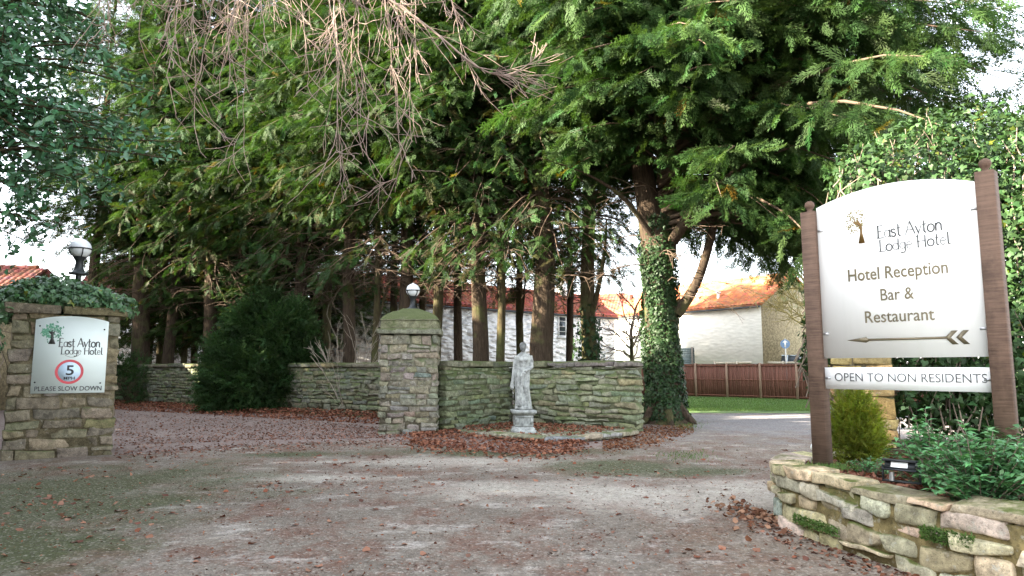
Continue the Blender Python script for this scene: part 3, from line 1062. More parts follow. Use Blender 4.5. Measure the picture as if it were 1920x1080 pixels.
P = at(1472, 645, 37.6)
bs = thing('round_sign', 'small round blue sign on a pole in front of the stone gable', 'sign', (P[0], P[1], .85), -.3)
mb = MB()
mb.tube([(0, 0, 0), (0, 0, P[2] - .85 + .3)], .035, 8)
mb.build('pole', M['steel'], bs)
mb = MB()
mb.tube([(0, -.035, P[2] - .85), (0, -.055, P[2] - .85)], .25, 24)
mb.build('plate', M['sign_blue'], bs, True)
mb = MB()
mb.tube([(0, -.0555, P[2] - .98), (0, -.06, P[2] - .98)], .05, 6)
mb.obox((-.045, -.06, P[2] - 1.0), (.09, 0, 0), (0, .004, 0), (0, 0, .26))
mb.add([(-.14, -.0605, P[2] - .77), (.14, -.0605, P[2] - .77), (0, -.0605, P[2] - .63)], [(0, 1, 2)])
mb.build('arrow', M['paint_white'], bs)

# ------------------------------------------------------------------ boundary walls, centre pier, statue court
WL_DIR = nrm(np.array([-17.6 + .45, 30.6 - 19.9]))
corner = np.array([-0.1, 19.9])
lw = Path([np.array([-21.5, 33.0]), corner + np.array([0.05, 0.05])])
w1 = thing('boundary_wall', 'long dark stone wall under the conifers running behind the yew bush', 'wall', (0, 0, 0))
mb = MB()
rubble(mb, lw, -0.05, 1.62, 0.42, 11, (0.10, 0.2), (0.25, 0.6), skew=.03, rough=.022, core=(.4, .38, .32), tint=(.8, .8, .78))
mb.build('masonry', M['stone_grey'], w1)
mb = MB()
coping_run(mb, lw, 1.62, 1.77, 0.56, 12, (0.8, 1.4))
mb.build('coping', M['coping'], w1)
w2p = Path([np.array([-1.86, 17.85]), corner + np.array([-.12, -.16])])
w2 = thing('boundary_wall', 'short mossy stone wall between the gate pier and the statue', 'wall', (0, 0, 0))
mb = MB()
rubble(mb, w2p, -0.05, 1.63, 0.42, 21, (0.08, 0.17), (0.25, 0.7), skew=.028, rough=.03, gap=.008, core=(.5, .5, .42), tint=(.92, .98, .9))
mb.build('masonry', M['stone_grey'], w2)
mb = MB()
coping_run(mb, w2p, 1.63, 1.78, 0.56, 22, (0.7, 1.2))
mb.build('coping', M['coping'], w2)
w3p = Path([corner + np.array([.25, .02]), np.array([3.25, 17.62])])
w3 = thing('boundary_wall', 'mossy stone wall from the statue to the ivy trunk', 'wall', (0, 0, 0))
mb = MB()
rubble(mb, w3p, -0.05, 1.63, 0.44, 31, (0.08, 0.18), (0.25, 0.75), skew=.028, rough=.03, gap=.008, core=(.5, .5, .42), tint=(1.05, 1.05, .98))
mb.build('masonry', M['stone_grey'], w3)
mb = MB()
coping_run(mb, w3p, 1.63, 1.79, 0.58, 32, (0.7, 1.3))
mb.build('coping', M['coping'], w3)

def pier(name, label, c, rz, wid, dep, h, seed, mat, tint=(1, 1, 1), course=(.12, .21), length=(.22, .55)):
    root = thing(name, label, 'gate pier', (c[0], c[1], 0), rz)
    p = Path([(-wid / 2, 0), (wid / 2, 0)])
    mb = MB()
    rubble(mb, p, -.05, h, dep, seed, course, length, 0.009, FINE, 0.026, 0.016, core=(.8, .78, .7), tint=tint, proud=.02, r=.028)
    mb.build('shaft', mat, root)
    return root, p

CP = np.array([-2.58, 17.55])
cp, pp = pier('gate_pier', 'free standing stone gate pier with domed mossy cap beside the statue', CP, 0.06, 1.42, 1.42, 2.42, 41, M['stone_pier'], (1, .98, .94))
mb = MB()
rg = np.random.RandomState(5)
_cap = Path([(-.8, 0), (.8, 0)])
stone(mb, _cap, 0, 1.6, -.8, .8, 2.42, 2.56, rg, FINE, .012, .01, (1, 1, 1), .04)
stone(mb, Path([(-.72, 0), (.72, 0)]), 0, 1.44, -.72, .72, 2.55, 2.80, rg, FINE, .014, .01, (1.1, 1.1, 1.0), .05)
_v = FINE[0].copy()
_t = (_v[:, 2] + 1) / 2
_k = np.interp(_t, [0, .3, .6, .85, 1], [.73, .66, .52, .36, .27])
_v = np.c_[_v[:, 0] * _k, _v[:, 1] * _k, 2.77 + .34 * _t - .03 * (np.abs(_v[:, :2]).max(1) > .9) * (_t > .9)]
mb.add(_v + vnoise(_v, 6, 3, 3) * .016, FINE[1], (1.0, 1.05, .95))
mb.build('cap', M['coping'], cp)

def lamp(label, c, z, r, foot=0.0):
    root = thing('globe_lamp', label, 'lamp', (c[0], c[1], z), .5, 'opal globe lamps on the gate piers')
    mb = MB()
    mb.lathe([(.16 * r / .18, 0), (.16 * r / .18, .03), (.10 * r / .18, .05), (.07 * r / .18, .12), (.06 * r / .18, .26), (.085 * r / .18, .29), (.11 * r / .18, .34)], sides=20)
    if foot:      # column reaching down through the ivy to the pier cap
        mb.lathe([(.10, -foot), (.10, -foot + .04), (.055, -foot + .08), (.05, .01)], sides=20)
    mb.build('stem', M['iron'], root, True)
    zc = .32 + r
    mb = MB()
    mb.ellipsoid((0, 0, zc), (r, r, r), 28, 16)
    mb.lathe([(.03, zc + r * .97), (.03, zc + r * 1.06), (.012, zc + r * 1.1)], sides=12)
    mb.build('globe', M['globe'], root, True)
    mb = MB()
    th = np.linspace(0, 2 * np.pi, 33)
    zr = -r * .05
    q = math.sqrt(r * r - zr * zr) + .006
    mb.tube(np.c_[np.cos(th) * q, np.sin(th) * q, np.full(33, zc + zr)], .013, 6, cap=False)
    for k in range(4):
        a = k * math.pi / 2 + .3
        ph = np.linspace(-.05, -1.15, 10)
        rr = r + .007
        mb.tube(np.c_[np.cos(ph) * rr * math.cos(a), np.cos(ph) * rr * math.sin(a), zc + np.sin(ph) * rr], .011, 6)
    mb.lathe([(r * .42, zc - r * .97), (r * .52, zc - r * .84), (r * .50, zc - r * .80)], sides=20)
    mb.build('cage', M['iron'], root, True)
lamp('opal globe lamp on the free standing pier beside the statue', CP + np.array([.02, 0]), 3.10, .175)

# statue court: low flagged platform with stone kerb
pl = [(0.85, 14.75), (2.55, 15.95), (3.0, 17.35), (0.2, 19.45), (-1.45, 17.75), (-1.3, 16.9), (-.5, 15.9)]
court = thing('stone_platform', 'low stone platform with pale kerb under the statue', 'platform', (0, 0, 0))
mb = MB()
mb.prism([p for p in np.array(pl)], -0.05, 0.10)
mb.build('slab', M['slab'], court)
mb = MB()
kp = Path([pl[-1], (0.35, 15.1), (0.85, 14.8), (1.5, 15.15), pl[1], (2.9, 16.6)], smooth=2)
coping_run(mb, kp, 0.05, 0.15, .3, 61, (.5, .9), rough=.01)
kp2 = Path([(.25, 15.25), (0.85, 14.9), (1.4, 15.2), (2.4, 15.9)], smooth=2)
rubble(mb, kp2, -.06, .06, .16, 62, (.06, .09), (.3, .5))
mb.build('kerb', M['slab'], court)

SP = np.array([.265, 16.35])
ped = thing('pedestal', 'square panelled stone pedestal under the robed statue', 'pedestal', (SP[0], SP[1], .10), .12)
mb = MB()
mb.lathe([(.27, 0), (.27, .06), (.245, .075), (.24, .11), (.205, .14)], sq=True)
mb.build('base', M['statue'], ped)
mb = MB()
mb.lathe([(.20, .14), (.195, .40)], sq=True)
for s in range(4):       # raised border round a sunk panel
    a = s * math.pi / 2
    c, sn = math.cos(a), math.sin(a)
    n, t = np.array([sn, -c, 0]), np.array([c, sn, 0])
    for x0, x1, z0, z1 in ((-.19, .19, .15, .19), (-.19, .19, .35, .39), (-.19, -.14, .19, .35), (.14, .19, .19, .35)):
        mb.obox(n * .199 + t * x0 + np.array([0, 0, z0]), t * (x1 - x0), n * .016, np.array([0, 0, z1 - z0]))
mb.build('shaft', M['statue'], ped)
mb = MB()
mb.lathe([(.205, .40), (.235, .42), (.27, .45), (.28, .46), (.28, .515), (.26, .525)], sq=True)
mb.build('cap', M['statue'], ped)

def statue():
    k = .00255
    mb = MB()
    sec = [(722, 417, 82, .19, 0), (700, 417, 82, .19, 0), (694, 418, 74, .155, .6), (650, 416, 71, .15, .9), (600, 411, 67, .145, 1), (550, 407, 66, .14, 1), (500, 404, 68, .14, .9), (450, 404, 71, .145, .7), (410, 406, 72, .145, .5),
           (360, 410, 66, .13, .4), (332, 412, 60, .115, .3), (322, 412, 62, .12, .5), (290, 415, 64, .13, .3), (262, 417, 68, .135, .15), (240, 418, 70, .12, .1), (222, 418, 62, .10, 0), (208, 416, 38, .075, 0), (196, 415, 20, .058, 0), (170, 414, 18, .052, 0)]
    n = 48
    th = np.arange(n) / n * 2 * np.pi
    rows = []
    for zy, cx, hw, dp, fo in sec:
        z = (725 - zy) * k
        m = 1 + fo * (.085 * np.sin(11 * th + z * 2.5) + .05 * np.sin(17 * th - z * 3 + 1))
        rows.append(np.c_[(cx - 415) * k + hw * k * np.cos(th) * m, dp * np.sin(th) * m, np.full(n, z)])
    P = np.concatenate(rows)
    i = np.arange(len(sec) - 1)[:, None] * n
    j = np.arange(n)[None]
    F = np.stack([i + j, i + (j + 1) % n, i + n + (j + 1) % n, i + n + j], -1).reshape(-1, 4)
    mb.add(P, F)
    mb.add(rows[0][::-1], [tuple(range(n))])
    mb.add(rows[-1], [tuple(range(n))])
    def X(zx, y, zy):
        return ((zx - 415) * k, y, (725 - zy) * k)
    # bent knee and bosom under the cloth
    mb.ellipsoid(X(438, -.10, 520), (.075, .075, .19))
    mb.ellipsoid(X(448, -.085, 600), (.06, .07, .16))
    mb.ellipsoid(X(394, -.10, 270), (.055, .055, .05))
    mb.ellipsoid(X(440, -.10, 270), (.055, .055, .05))
    # head, hair drawn to a knot
    mb.ellipsoid(X(413, -.018, 152), (.072, .088, .108))
    mb.ellipsoid(X(414, .012, 134), (.086, .098, .085))
    mb.ellipsoid(X(414, .105, 140), (.045, .045, .045))
    mb.ellipsoid(X(412, -.104, 158), (.014, .022, .026), 8, 6)
    mb.ellipsoid(X(412, -.094, 178), (.022, .014, .010), 8, 6)
    mb.ellipsoid(X(412, -.083, 188), (.026, .02, .018), 8, 6)
    # her right arm hangs and steadies a slim jug
    mb.tube([X(352, 0, 232), X(343, 0, 290), X(334, -.02, 345), X(322, -.05, 420), X(314, -.075, 470)], [.062, .056, .05, .043, .032], 14)
    mb.ellipsoid(X(312, -.085, 492), (.034, .03, .058))
    for q in range(4):
        mb.tube([X(303 + q * 6, -.09, 502), X(302 + q * 6, -.115, 520), X(305 + q * 6, -.10, 534)], .011, 6)
    mb.lathe([(.02, 0), (.042, .03), (.05, .10), (.035, .17), (.03, .2)], X(309, -.055, 545), 16)
    # her left arm is bent across, gathering the cloth
    mb.tube([X(478, 0, 230), X(490, 0, 280), X(490, -.03, 335), X(462, -.12, 355), X(425, -.17, 375)], [.062, .056, .052, .044, .034], 14)
    mb.ellipsoid(X(408, -.175, 392), (.045, .03, .04))
    for q in range(4):
        mb.tube([X(412 - q * 8, -.185, 398), X(408 - q * 8, -.195, 415), X(408 - q * 8, -.18, 428)], .0115, 6)
    mb.tube([X(425, -.18, 386), X(430, -.195, 398)], .012, 6)
    # falling drapery from that hand
    mb.tube([X(402, -.165, 410), X(395, -.16, 500), X(385, -.155, 600), X(380, -.15, 690)], [.03, .035, .04, .045], 10)
    mb.tube([X(375, -.12, 345), X(368, -.15, 450), X(360, -.15, 560), X(358, -.14, 690)], [.02, .028, .032, .036], 10)
    tmp = mb.build('statue', M['statue'])
    md = tmp.modifiers.new('r', 'REMESH')
    md.mode = 'VOXEL'
    md.voxel_size = 0.0105
    md.use_smooth_shade = True
    ms = tmp.modifiers.new('s', 'SMOOTH')
    ms.iterations = 2
    ms.factor = .4
    dg = bpy.context.evaluated_depsgraph_get()
    me = bpy.data.meshes.new_from_object(tmp.evaluated_get(dg))
    old = tmp.data
    tmp.modifiers.clear()
    tmp.data = me
    bpy.data.meshes.remove(old)
    at_ = me.attributes.get('tint') or me.attributes.new('tint', 'FLOAT_COLOR', 'POINT')
    co = np.empty(len(me.vertices) * 3, np.float32)
    me.vertices.foreach_get('co', co)
    z = co.reshape(-1, 3)[:, 2]
    f = 1 - .55 * np.clip((z - 1.30) / .1, 0, 1)          # head and hair weathered dark
    at_.data.foreach_set('color', np.c_[f, f, f, np.ones(len(f))].ravel().astype(np.float32))
    me.materials.clear()
    me.materials.append(M['statue'])
    tmp.location = (SP[0], SP[1], .625)
    tmp.rotation_euler = (0, 0, .08)
    tag(tmp, 'grey cast stone statue of a robed woman on a panelled pedestal', 'statue')
statue()

# ------------------------------------------------------------------ gate pier with the speed sign
LA, LB = np.array([-8.85, 12.05]), np.array([-7.42, 12.95])
lu = nrm(LB - LA)
ln_ = np.array([-lu[1], lu[0]])
lw_ = np.linalg.norm(LB - LA)
LC = (LA + LB) / 2 + ln_ * .65
lrz = math.atan2(lu[1], lu[0])
lp_root, _ = pier('gate_pier', 'warm stone gate pier carrying the speed limit sign, ivy on top', LC, lrz, lw_, 1.3, 2.58, 51, M['stone_warm'], course=(.13, .26), length=(.26, .75))
mb = MB()
rg = np.random.RandomState(8)
for s0, s1 in ((0, .85), (.86, lw_ + .2)):
    stone(mb, Path([(-lw_ / 2 - .1, 0), (lw_ / 2 + .1, 0)]), s0, s1, -.76, .76, 2.58, 2.74, rg, FINE, .014, .015, (1, .95, .85), .04)
mb.build('cap', M['stone_warm'], lp_root)
lamp('opal globe lamp rising from the ivy on the sign carrying pier', LC + lu * .1, 3.40, .19, .67)

# ---- signs: text as real thin letters
def text_mesh(body, bold=0.0, ext=0.012):
    cu = bpy.data.curves.new('t', 'FONT')
    cu.body = body
    cu.size = 1.0
    cu.extrude = ext
    cu.offset = bold
    cu.resolution_u = 4
    o = bpy.data.objects.new('t', cu)
    COL.objects.link(o)
    bpy.context.view_layer.update()
    me = bpy.data.meshes.new_from_object(o.evaluated_get(bpy.context.evaluated_depsgraph_get()))
    V = np.array([v.co[:] for v in me.vertices])
    F = [tuple(p.vertices) for p in me.polygons]
    bpy.data.objects.remove(o)
    bpy.data.curves.remove(cu)
    bpy.data.meshes.remove(me)
    return V, F

class Board:
    """a flat board: O lower corner, U along, N outward; pts are (u, v)"""
    def __init__(self, O, U, N):
        self.O, self.U, self.N = np.array(O, float), nrm(np.array(U, float)), nrm(np.array(N, float))
        self.Z = np.array([0, 0, 1.0])

    def uv(self, px, py):
        P = on_plane(px, py, self.O, self.N) - self.O
        return np.array([np.dot(P, self.U), np.dot(P, self.Z)])

    def w(self, u, v, d=0.0):
        return np.outer(np.atleast_1d(u), self.U) + np.outer(np.atleast_1d(v), self.Z) + np.outer(np.broadcast_to(np.atleast_1d(d), np.atleast_1d(u).shape), self.N)

    def slab(self, mb, poly, d0, d1, tint=(1, 1, 1)):
        poly = np.asarray(poly, float)
        n = len(poly)
        V = np.concatenate([self.w(poly[:, 0], poly[:, 1], d0), self.w(poly[:, 0], poly[:, 1], d1)])
        mb.add(V, [tuple(range(n))[::-1], tuple(range(n, 2 * n))] + [(i, (i + 1) % n, n + (i + 1) % n, n + i) for i in range(n)], tint)

    def text(self, mb, body, p0, p1, capref, bold=0.0, d=0.003, th=0.003, level=True):
        """p0,p1: pixels of baseline ends, capref: pixel on the cap line above p0"""
        a, b, c = self.uv(*p0), self.uv(*p1), self.uv(*capref)
        V, F = text_mesh(body, bold)
        x0, x1 = V[:, 0].min(), V[:, 0].max()
        cap = 0.729
        sx = (b[0] - a[0]) / (x1 - x0)
        sy = (c[1] - a[1]) / cap
        u = a[0] + (V[:, 0] - x0) * sx
        bv = (a[1] + b[1]) / 2
        v = bv + V[:, 1] * sy
        z = d + (V[:, 2] > 0) * th
        mb.add(self.w(u, v, z), F)

    def stroke(self, mb, pts, w, d=0.003, th=0.003):
        pts = np.asarray(pts, float)
        t = nrm(np.gradient(pts, axis=0)) if len(pts) > 2 else np.repeat(nrm(pts[1:] - pts[:1]), 2, 0)
        n = np.c_[-t[:, 1], t[:, 0]]
        w = np.broadcast_to(np.asarray(w, float), (len(pts),))
        L, R = pts + n * w[:, None] / 2, pts - n * w[:, None] / 2
        m = len(pts)
        V = np.concatenate([self.w(L[:, 0], L[:, 1], d + th), self.w(R[:, 0], R[:, 1], d + th), self.w(L[:, 0], L[:, 1], d), self.w(R[:, 0], R[:, 1], d)])
        F = []
        for i in range(m - 1):
            F += [(i, m + i, m + i + 1, i + 1), (2 * m + i, i, i + 1, 2 * m + i + 1), (m + i, 3 * m + i, 3 * m + i + 1, m + i + 1)]
        mb.add(V, F)

def arc(cx, cy, rx, ry, a0, a1, n=14):
    t = np.radians(np.linspace(a0, a1, n))
    return np.c_[cx + rx * np.cos(t), cy + ry * np.sin(t)]

# slim art-nouveau lettering: (advance, [(points, thick?)])
GL = {
    'E': (.62, [([(.1, 0), (.1, 1)], 1), ([(.0, 1), (.5, 1.0), (.54, .93)], 0), ([(.1, .52), (.42, .52)], 0), ([(-.04, 0), (.52, 0), (.58, .1)], 0)]),
    'a': (.58, [(arc(.25, .29, .23, .29, 30, 360), 0), ([(.47, .6), (.47, .08), (.55, 0)], 1)]),
    's': (.44, [(np.concatenate([arc(.2, .46, .16, .14, 20, 250, 10), arc(.2, .15, .17, .15, 80, -160, 10)]), 1)]),
    't': (.42, [([(.17, .95), (.17, .12), (.23, .02), (.36, .02)], 1), ([(-.02, .62), (.38, .66)], 0)]),
    'A': (.82, [([(-.02, 0), (.36, 1.05)], 0), ([(.36, 1.05), (.76, 0)], 1), ([(.12, .36), (.62, .36)], 0)]),
    'y': (.5, [([(.0, .62), (.22, .02)], 1), ([(.46, .62), (.22, .02), (.1, -.2), (-.02, -.26)], 0)]),
    'o': (.6, [(arc(.28, .3, .26, .3, 0, 360, 20), 1)]),
    'n': (.6, [([(.08, 0), (.08, .62)], 1), (np.concatenate([arc(.29, .4, .2, .22, 180, 0, 10), [(.49, .08), (.56, 0)]]), 1)]),
    'L': (.6, [([(.1, 0), (.1, 1)], 1), ([(.02, 1), (.2, 1)], 0), ([(-.04, 0), (.5, 0), (.56, .12)], 0)]),
    'd': (.6, [(arc(.26, .29, .24, .29, 20, 350), 0), ([(.49, 1.0), (.49, .06), (.56, 0)], 1)]),
    'g': (.58, [(arc(.25, .33, .22, .27, 0, 360), 0), ([(.47, .6), (.47, -.1), (.38, -.28), (.2, -.3), (.05, -.22)], 1)]),
    'e': (.54, [(np.concatenate([[(.03, .32), (.46, .34)], arc(.25, .3, .22, .3, 20, 320, 16)]), 0)]),
    'H': (.86, [([(.1, 0), (.1, 1)], 1), ([(.7, 0), (.7, 1)], 1), ([(.0, .5), (.78, .54)], 0), ([(.02, 0), (.2, 0)], 0), ([(.6, 0), (.8, 0)], 0)]),
    'l': (.34, [([(.12, 1.02), (.12, .04), (.3, .0)], 1)]),
    ' ': (.34, []),
}

def fancy(B, mb, word, p0, p1, capref, w=0.07):
    a, b, c = B.uv(*p0), B.uv(*p1), B.uv(*capref)
    tot = sum(GL[ch][0] for ch in word)
    sx = (b[0] - a[0]) / tot
    sy = c[1] - a[1]
    x = 0.0
    for ch in word:
        adv, st = GL[ch]
        for pts, thick in st:
            q = np.asarray(pts, float)
            q = np.c_[a[0] + (q[:, 0] + x) * sx, a[1] + q[:, 1] * sy]
            B.stroke(mb, q, w * sy * (1.5 if thick else .8))
        x += adv

def emblem(B, mbl, mbt, c, r, foot, rg, n=150):
    """little tree: a cloud of leaf flecks over a flared trunk"""
    cc, ff = B.uv(*c), B.uv(*foot)
    R = np.array([abs(B.uv(c[0] + r[0], c[1])[0] - cc[0]), abs(B.uv(c[0], c[1] - r[1])[1] - cc[1])])
    for _ in range(n):
        a, q = rg.rand() * 6.283, math.sqrt(rg.rand())
        if rg.rand() < .12:
            q *= 1.35
        p = cc + R * q * np.array([math.cos(a), math.sin(a)])
        if p[1] < cc[1] - R[1] * .75 and q < 1:
            continue
        t = rg.rand() * 3.14
        s = R[0] * rg.uniform(.10, .17)
        e = np.array([math.cos(t), math.sin(t)]) * s
        f = np.array([-e[1], e[0]]) * .5
        poly = np.array([p - e, p - f, p + e, p + f])
        mbl.add(B.w(poly[:, 0], poly[:, 1], .0036 + .001 * rg.rand()), [(0, 1, 2, 3)])
    h = cc[1] - ff[1]
    x = ff[0]
    w = R[0]
    poly = [(x - w * .36, ff[1]), (x + w * .36, ff[1]), (x + w * .14, ff[1] + h * .45), (x + w * .12, ff[1] + h * .8), (cc[0] + w * .35, cc[1] + R[1] * .15), (cc[0] + w * .05, cc[1] - R[1] * .05), (cc[0], cc[1] + R[1] * .35), (cc[0] - w * .12, cc[1]), (cc[0] - w * .4, cc[1] + R[1] * .1), (x - w * .12, ff[1] + h * .75), (x - w * .13, ff[1] + h * .45)]
    B.slab(mbt, poly, .003, .0052)

# speed sign on the pier
sO = np.array([LA[0], LA[1], 0]) - np.r_[ln_, 0] * .045
SB = Board(sO, np.r_[lu, 0], -np.r_[ln_, 0])
c00, c10, c01, c11 = SB.uv(57, 738), SB.uv(196, 736), SB.uv(67, 598), SB.uv(204, 605)
u0, u1 = (c00[0] + c01[0]) / 2, (c10[0] + c11[0]) / 2
v0, v1 = (c00[1] + c10[1]) / 2, (c01[1] + c11[1]) / 2
sg = thing('speed_sign', 'pale arched sign with red speed limit ring on the ivy topped pier', 'sign', sO)
top = [(u0 + (u1 - u0) * (1 - t), v1 + .085 * math.sin(math.pi * t) ** .8) for t in np.linspace(0, 1, 22)]
mb = MB()
SB.slab(mb, [(u0, v0), (u1, v0)] + top, -.012, 0.0)
bd = mb.build('board', M['board_pale'], sg)
mb = MB()
fancy(SB, mb, 'East Ayton', (110, 650), (188, 649), (110, 634), .085)
mb.build('lettering', M['grey_letter'], sg)
mb = MB()
fancy(SB, mb, 'Lodge Hotel', (114, 664), (193, 664), (114, 651), .085)
mb.build('lettering', M['grey_letter'], sg)
mb = MB()
a = SB.uv(122, 666)
b = SB.uv(148, 665)
SB.stroke(mb, [(a[0] + (b[0] - a[0]) * t, a[1] - .035 * math.sin(math.pi * t)) for t in np.linspace(0, 1, 12)], .006)
mb.build('flourish', M['grey_letter'], sg)
mb = MB()
SB.text(mb, 'PLEASE SLOW DOWN', (64, 732.5), (190, 732.5), (64, 723.5), .006)
mb.build('lettering', M['black_letter'], sg)
mb = MB()
SB.text(mb, '5', (123, 703), (138, 703), (123, 684), .014, .006)
mb.build('lettering', M['black_letter'], sg)
mb = MB()
SB.text(mb, 'MPH', (119, 712), (140, 711.5), (119, 706), .012, .006)
mb.build('lettering', M['black_letter'], sg)
mb = MB()
cc = SB.uv(130, 697)
R = .5 * (SB.uv(157, 697)[0] - SB.uv(103, 697)[0])
SB.slab(mb, arc(cc[0], cc[1], R * .8, R * .8, 0, 349, 40), .001, .005)
mb.build('disc', M['blue_print'], sg)
mb = MB()
o_, i_ = arc(cc[0], cc[1], R, R, 0, 360, 49), arc(cc[0], cc[1], R * .79, R * .79, 0, 360, 49)
V = np.concatenate([SB.w(o_[:, 0], o_[:, 1], .004), SB.w(i_[:, 0], i_[:, 1], .004)])
mb.add(V, [(k, k + 1, 49 + k + 1, 49 + k) for k in range(48)])
mb.build('ring', M['red_print'], sg)
mbl, mbt = MB(), MB()
emblem(SB, mbl, mbt, (98, 622), (19, 15), (97, 645), np.random.RandomState(3), 190)
mbl.build('emblem', M['green_leaf_print'], sg)
mbt.build('emblem', M['trunk_print'], sg)
for px, py in ((75, 611), (196, 618), (65, 717), (188, 718)):
    q = SB.uv(px, py)
    mb = MB()
    SB.slab(mb, arc(q[0], q[1], .014, .014, 0, 330, 12), 0, .006)
    mb.build('screw', M['iron'], sg)

# main hotel sign at the bed
PL = at(1556, 880, 7.2)
SL = np.array([at(1529, 600, 7.2)[0], 7.2])
SR = np.array([at(1871, 600, 6.03)[0], 6.03])
su = nrm(SR - SL)
sn = np.array([su[1], -su[0]])          # faces the drive
MBd = Board(np.r_[SL, 0], np.r_[su, 0], np.r_[sn, 0])
srz = math.atan2(su[1], su[0])
W = np.linalg.norm(SR - SL)
hs = thing('hotel_sign', 'large white arched hotel direction sign on two brown posts', 'sign', np.r_[SL, 0])
PW = .15
zl, zr = at(1526, 399, 7.2)[2], at(1858, 323, 6.03)[2]
for x, zt in ((0, zl), (W, zr)):
    mb = MB()
    hw = PW / 2
    u3, n3 = np.r_[su, 0], np.r_[sn, 0]
    poly = [(-hw, -hw + .006), (-hw + .006, -hw), (hw - .006, -hw), (hw, -hw + .006), (hw, hw - .006), (hw - .006, hw), (-hw + .006, hw), (-hw, hw - .006)]
    n = len(poly)
    V = [u3 * (x + a) - n3 * b + np.array([0, 0, z]) for z in (.25, zt) for a, b in poly]
    mb.add(V, [tuple(range(n))[::-1], tuple(range(n, 2 * n))] + [(i, (i + 1) % n, n + (i + 1) % n, n + i) for i in range(n)])
    po = mb.build('post', M['post'], hs)
    mb = MB()
    mb.lathe([(.03, zt - .005), (.03, zt + .02), (.022, zt + .025), (.04, zt + .045), (.052, zt + .075), (.045, zt + .105), (.02, zt + .125)], u3 * x, 20)
    mb.build('finial', M['post'], po, True)
e = PW / 2 + .002
_a, _b, _c = MBd.uv(1556, 675), MBd.uv(1862, 665), MBd.uv(1535, 396)
vb = (_a[1] + _b[1]) / 2
vt = (MBd.uv(1538, 396)[1] + MBd.uv(1833, 334)[1]) / 2
vmid = MBd.uv(1715, 336)[1]
mb = MB()
top = [(W - e - (W - 2 * e) * t, vt + (vmid - vt) * (1 - (2 * t - 1) ** 2)) for t in np.linspace(0, 1, 28)]
MBd.slab(mb, [(e, vb), (W - e, vb)] + top, -.018, .018)
mb.build('board', M['board'], hs)
va, vc = MBd.uv(1558, 729)[1], MBd.uv(1557, 689)[1]
mb = MB()
MBd.slab(mb, [(e, va), (W - e, va), (W - e, vc), (e, vc)], -.018, .018)
mb.build('lower_board', M['board'], hs)
for uu, vv in ((e + .03, vb + .25), (e + .03, vt - .25), (W - e - .03, vb + .25), (W - e - .03, vt - .25), (e + .03, (va + vc) / 2), (W - e - .03, (va + vc) / 2)):
    mb = MB()
    MBd.slab(mb, [(uu - .028, vv - .012), (uu + .028, vv - .012), (uu + .028, vv + .012), (uu - .028, vv + .012)], .0175, .0215)
    MBd.slab(mb, arc(uu, vv, .007, .007, 0, 330, 10), .021, .025)
    mb.build('bracket', M['steel'], hs)
MBd.O = MBd.O + MBd.N * .018        # lettering lies on the front face
MBd0 = np.r_[SL, 0]
def shift(o):
    o.location = tuple(float(q) for q in (MBd.O - MBd0))
    return o
mb = MB()
MBd.text(mb, 'Hotel Reception', (1591, 530), (1778, 509), (1591, 507), .012)
shift(mb.build('lettering', M['gold_letter'], hs))
mb = MB()
MBd.text(mb, 'Bar &', (1652, 565), (1714, 558), (1652, 542), .004)
shift(mb.build('lettering', M['gold_letter'], hs))
mb = MB()
MBd.text(mb, 'Restaurant', (1623, 607), (1753, 598), (1623, 584), .004)
shift(mb.build('lettering', M['gold_letter'], hs))
mb = MB()
MBd.text(mb, 'OPEN TO NON RESIDENTS', (1566, 717), (1852, 715), (1566, 701), -.006)
shift(mb.build('lettering', M['grey_letter'], hs))
mb = MB()
fancy(MBd, mb, 'East Ayton', (1645, 447), (1768, 430), (1645, 424), .075)
shift(mb.build('lettering', M['grey_letter'], hs))
mb = MB()
fancy(MBd, mb, 'Lodge Hotel', (1649, 472), (1784, 456), (1649, 451), .075)
shift(mb.build('lettering', M['grey_letter'], hs))
mb = MB()
q = lambda *p: MBd.uv(*p)
ya = (q(1590, 641)[1] + q(1775, 630)[1]) / 2
ua, ub, uc, ud = q(1589, 641)[0], q(1630, 640)[0], q(1772, 630)[0], q(1818, 629)[0]
MBd.slab(mb, [(ua, ya), (ub - .03, ya - .028), (ub, ya - .012), (ub, ya + .012), (ub - .03, ya + .028)], .002, .006)
MBd.slab(mb, [(ub - .01, ya - .011), (uc + .01, ya - .011), (uc + .01, ya + .011), (ub - .01, ya + .011)], .003, .007)
for x in (uc, uc + (ud - uc) * .46):
    k = (ud - uc) * .54
    h = .063
    MBd.slab(mb, [(x, ya), (x + k * .55, ya - h), (x + k, ya - h), (x + k * .45, ya), (x + k, ya + h), (x + k * .55, ya + h)], .0025, .0065)
shift(mb.build('arrow', M['gold_letter'], hs))
mbl, mbt = MB(), MB()
emblem(MBd, mbl, mbt, (1603, 417), (17, 27), (1616, 456), np.random.RandomState(4), 120)
shift(mbl.build('emblem', M['gold_leaf_print'], hs))
shift(mbt.build('emblem', M['trunk_gold'], hs))

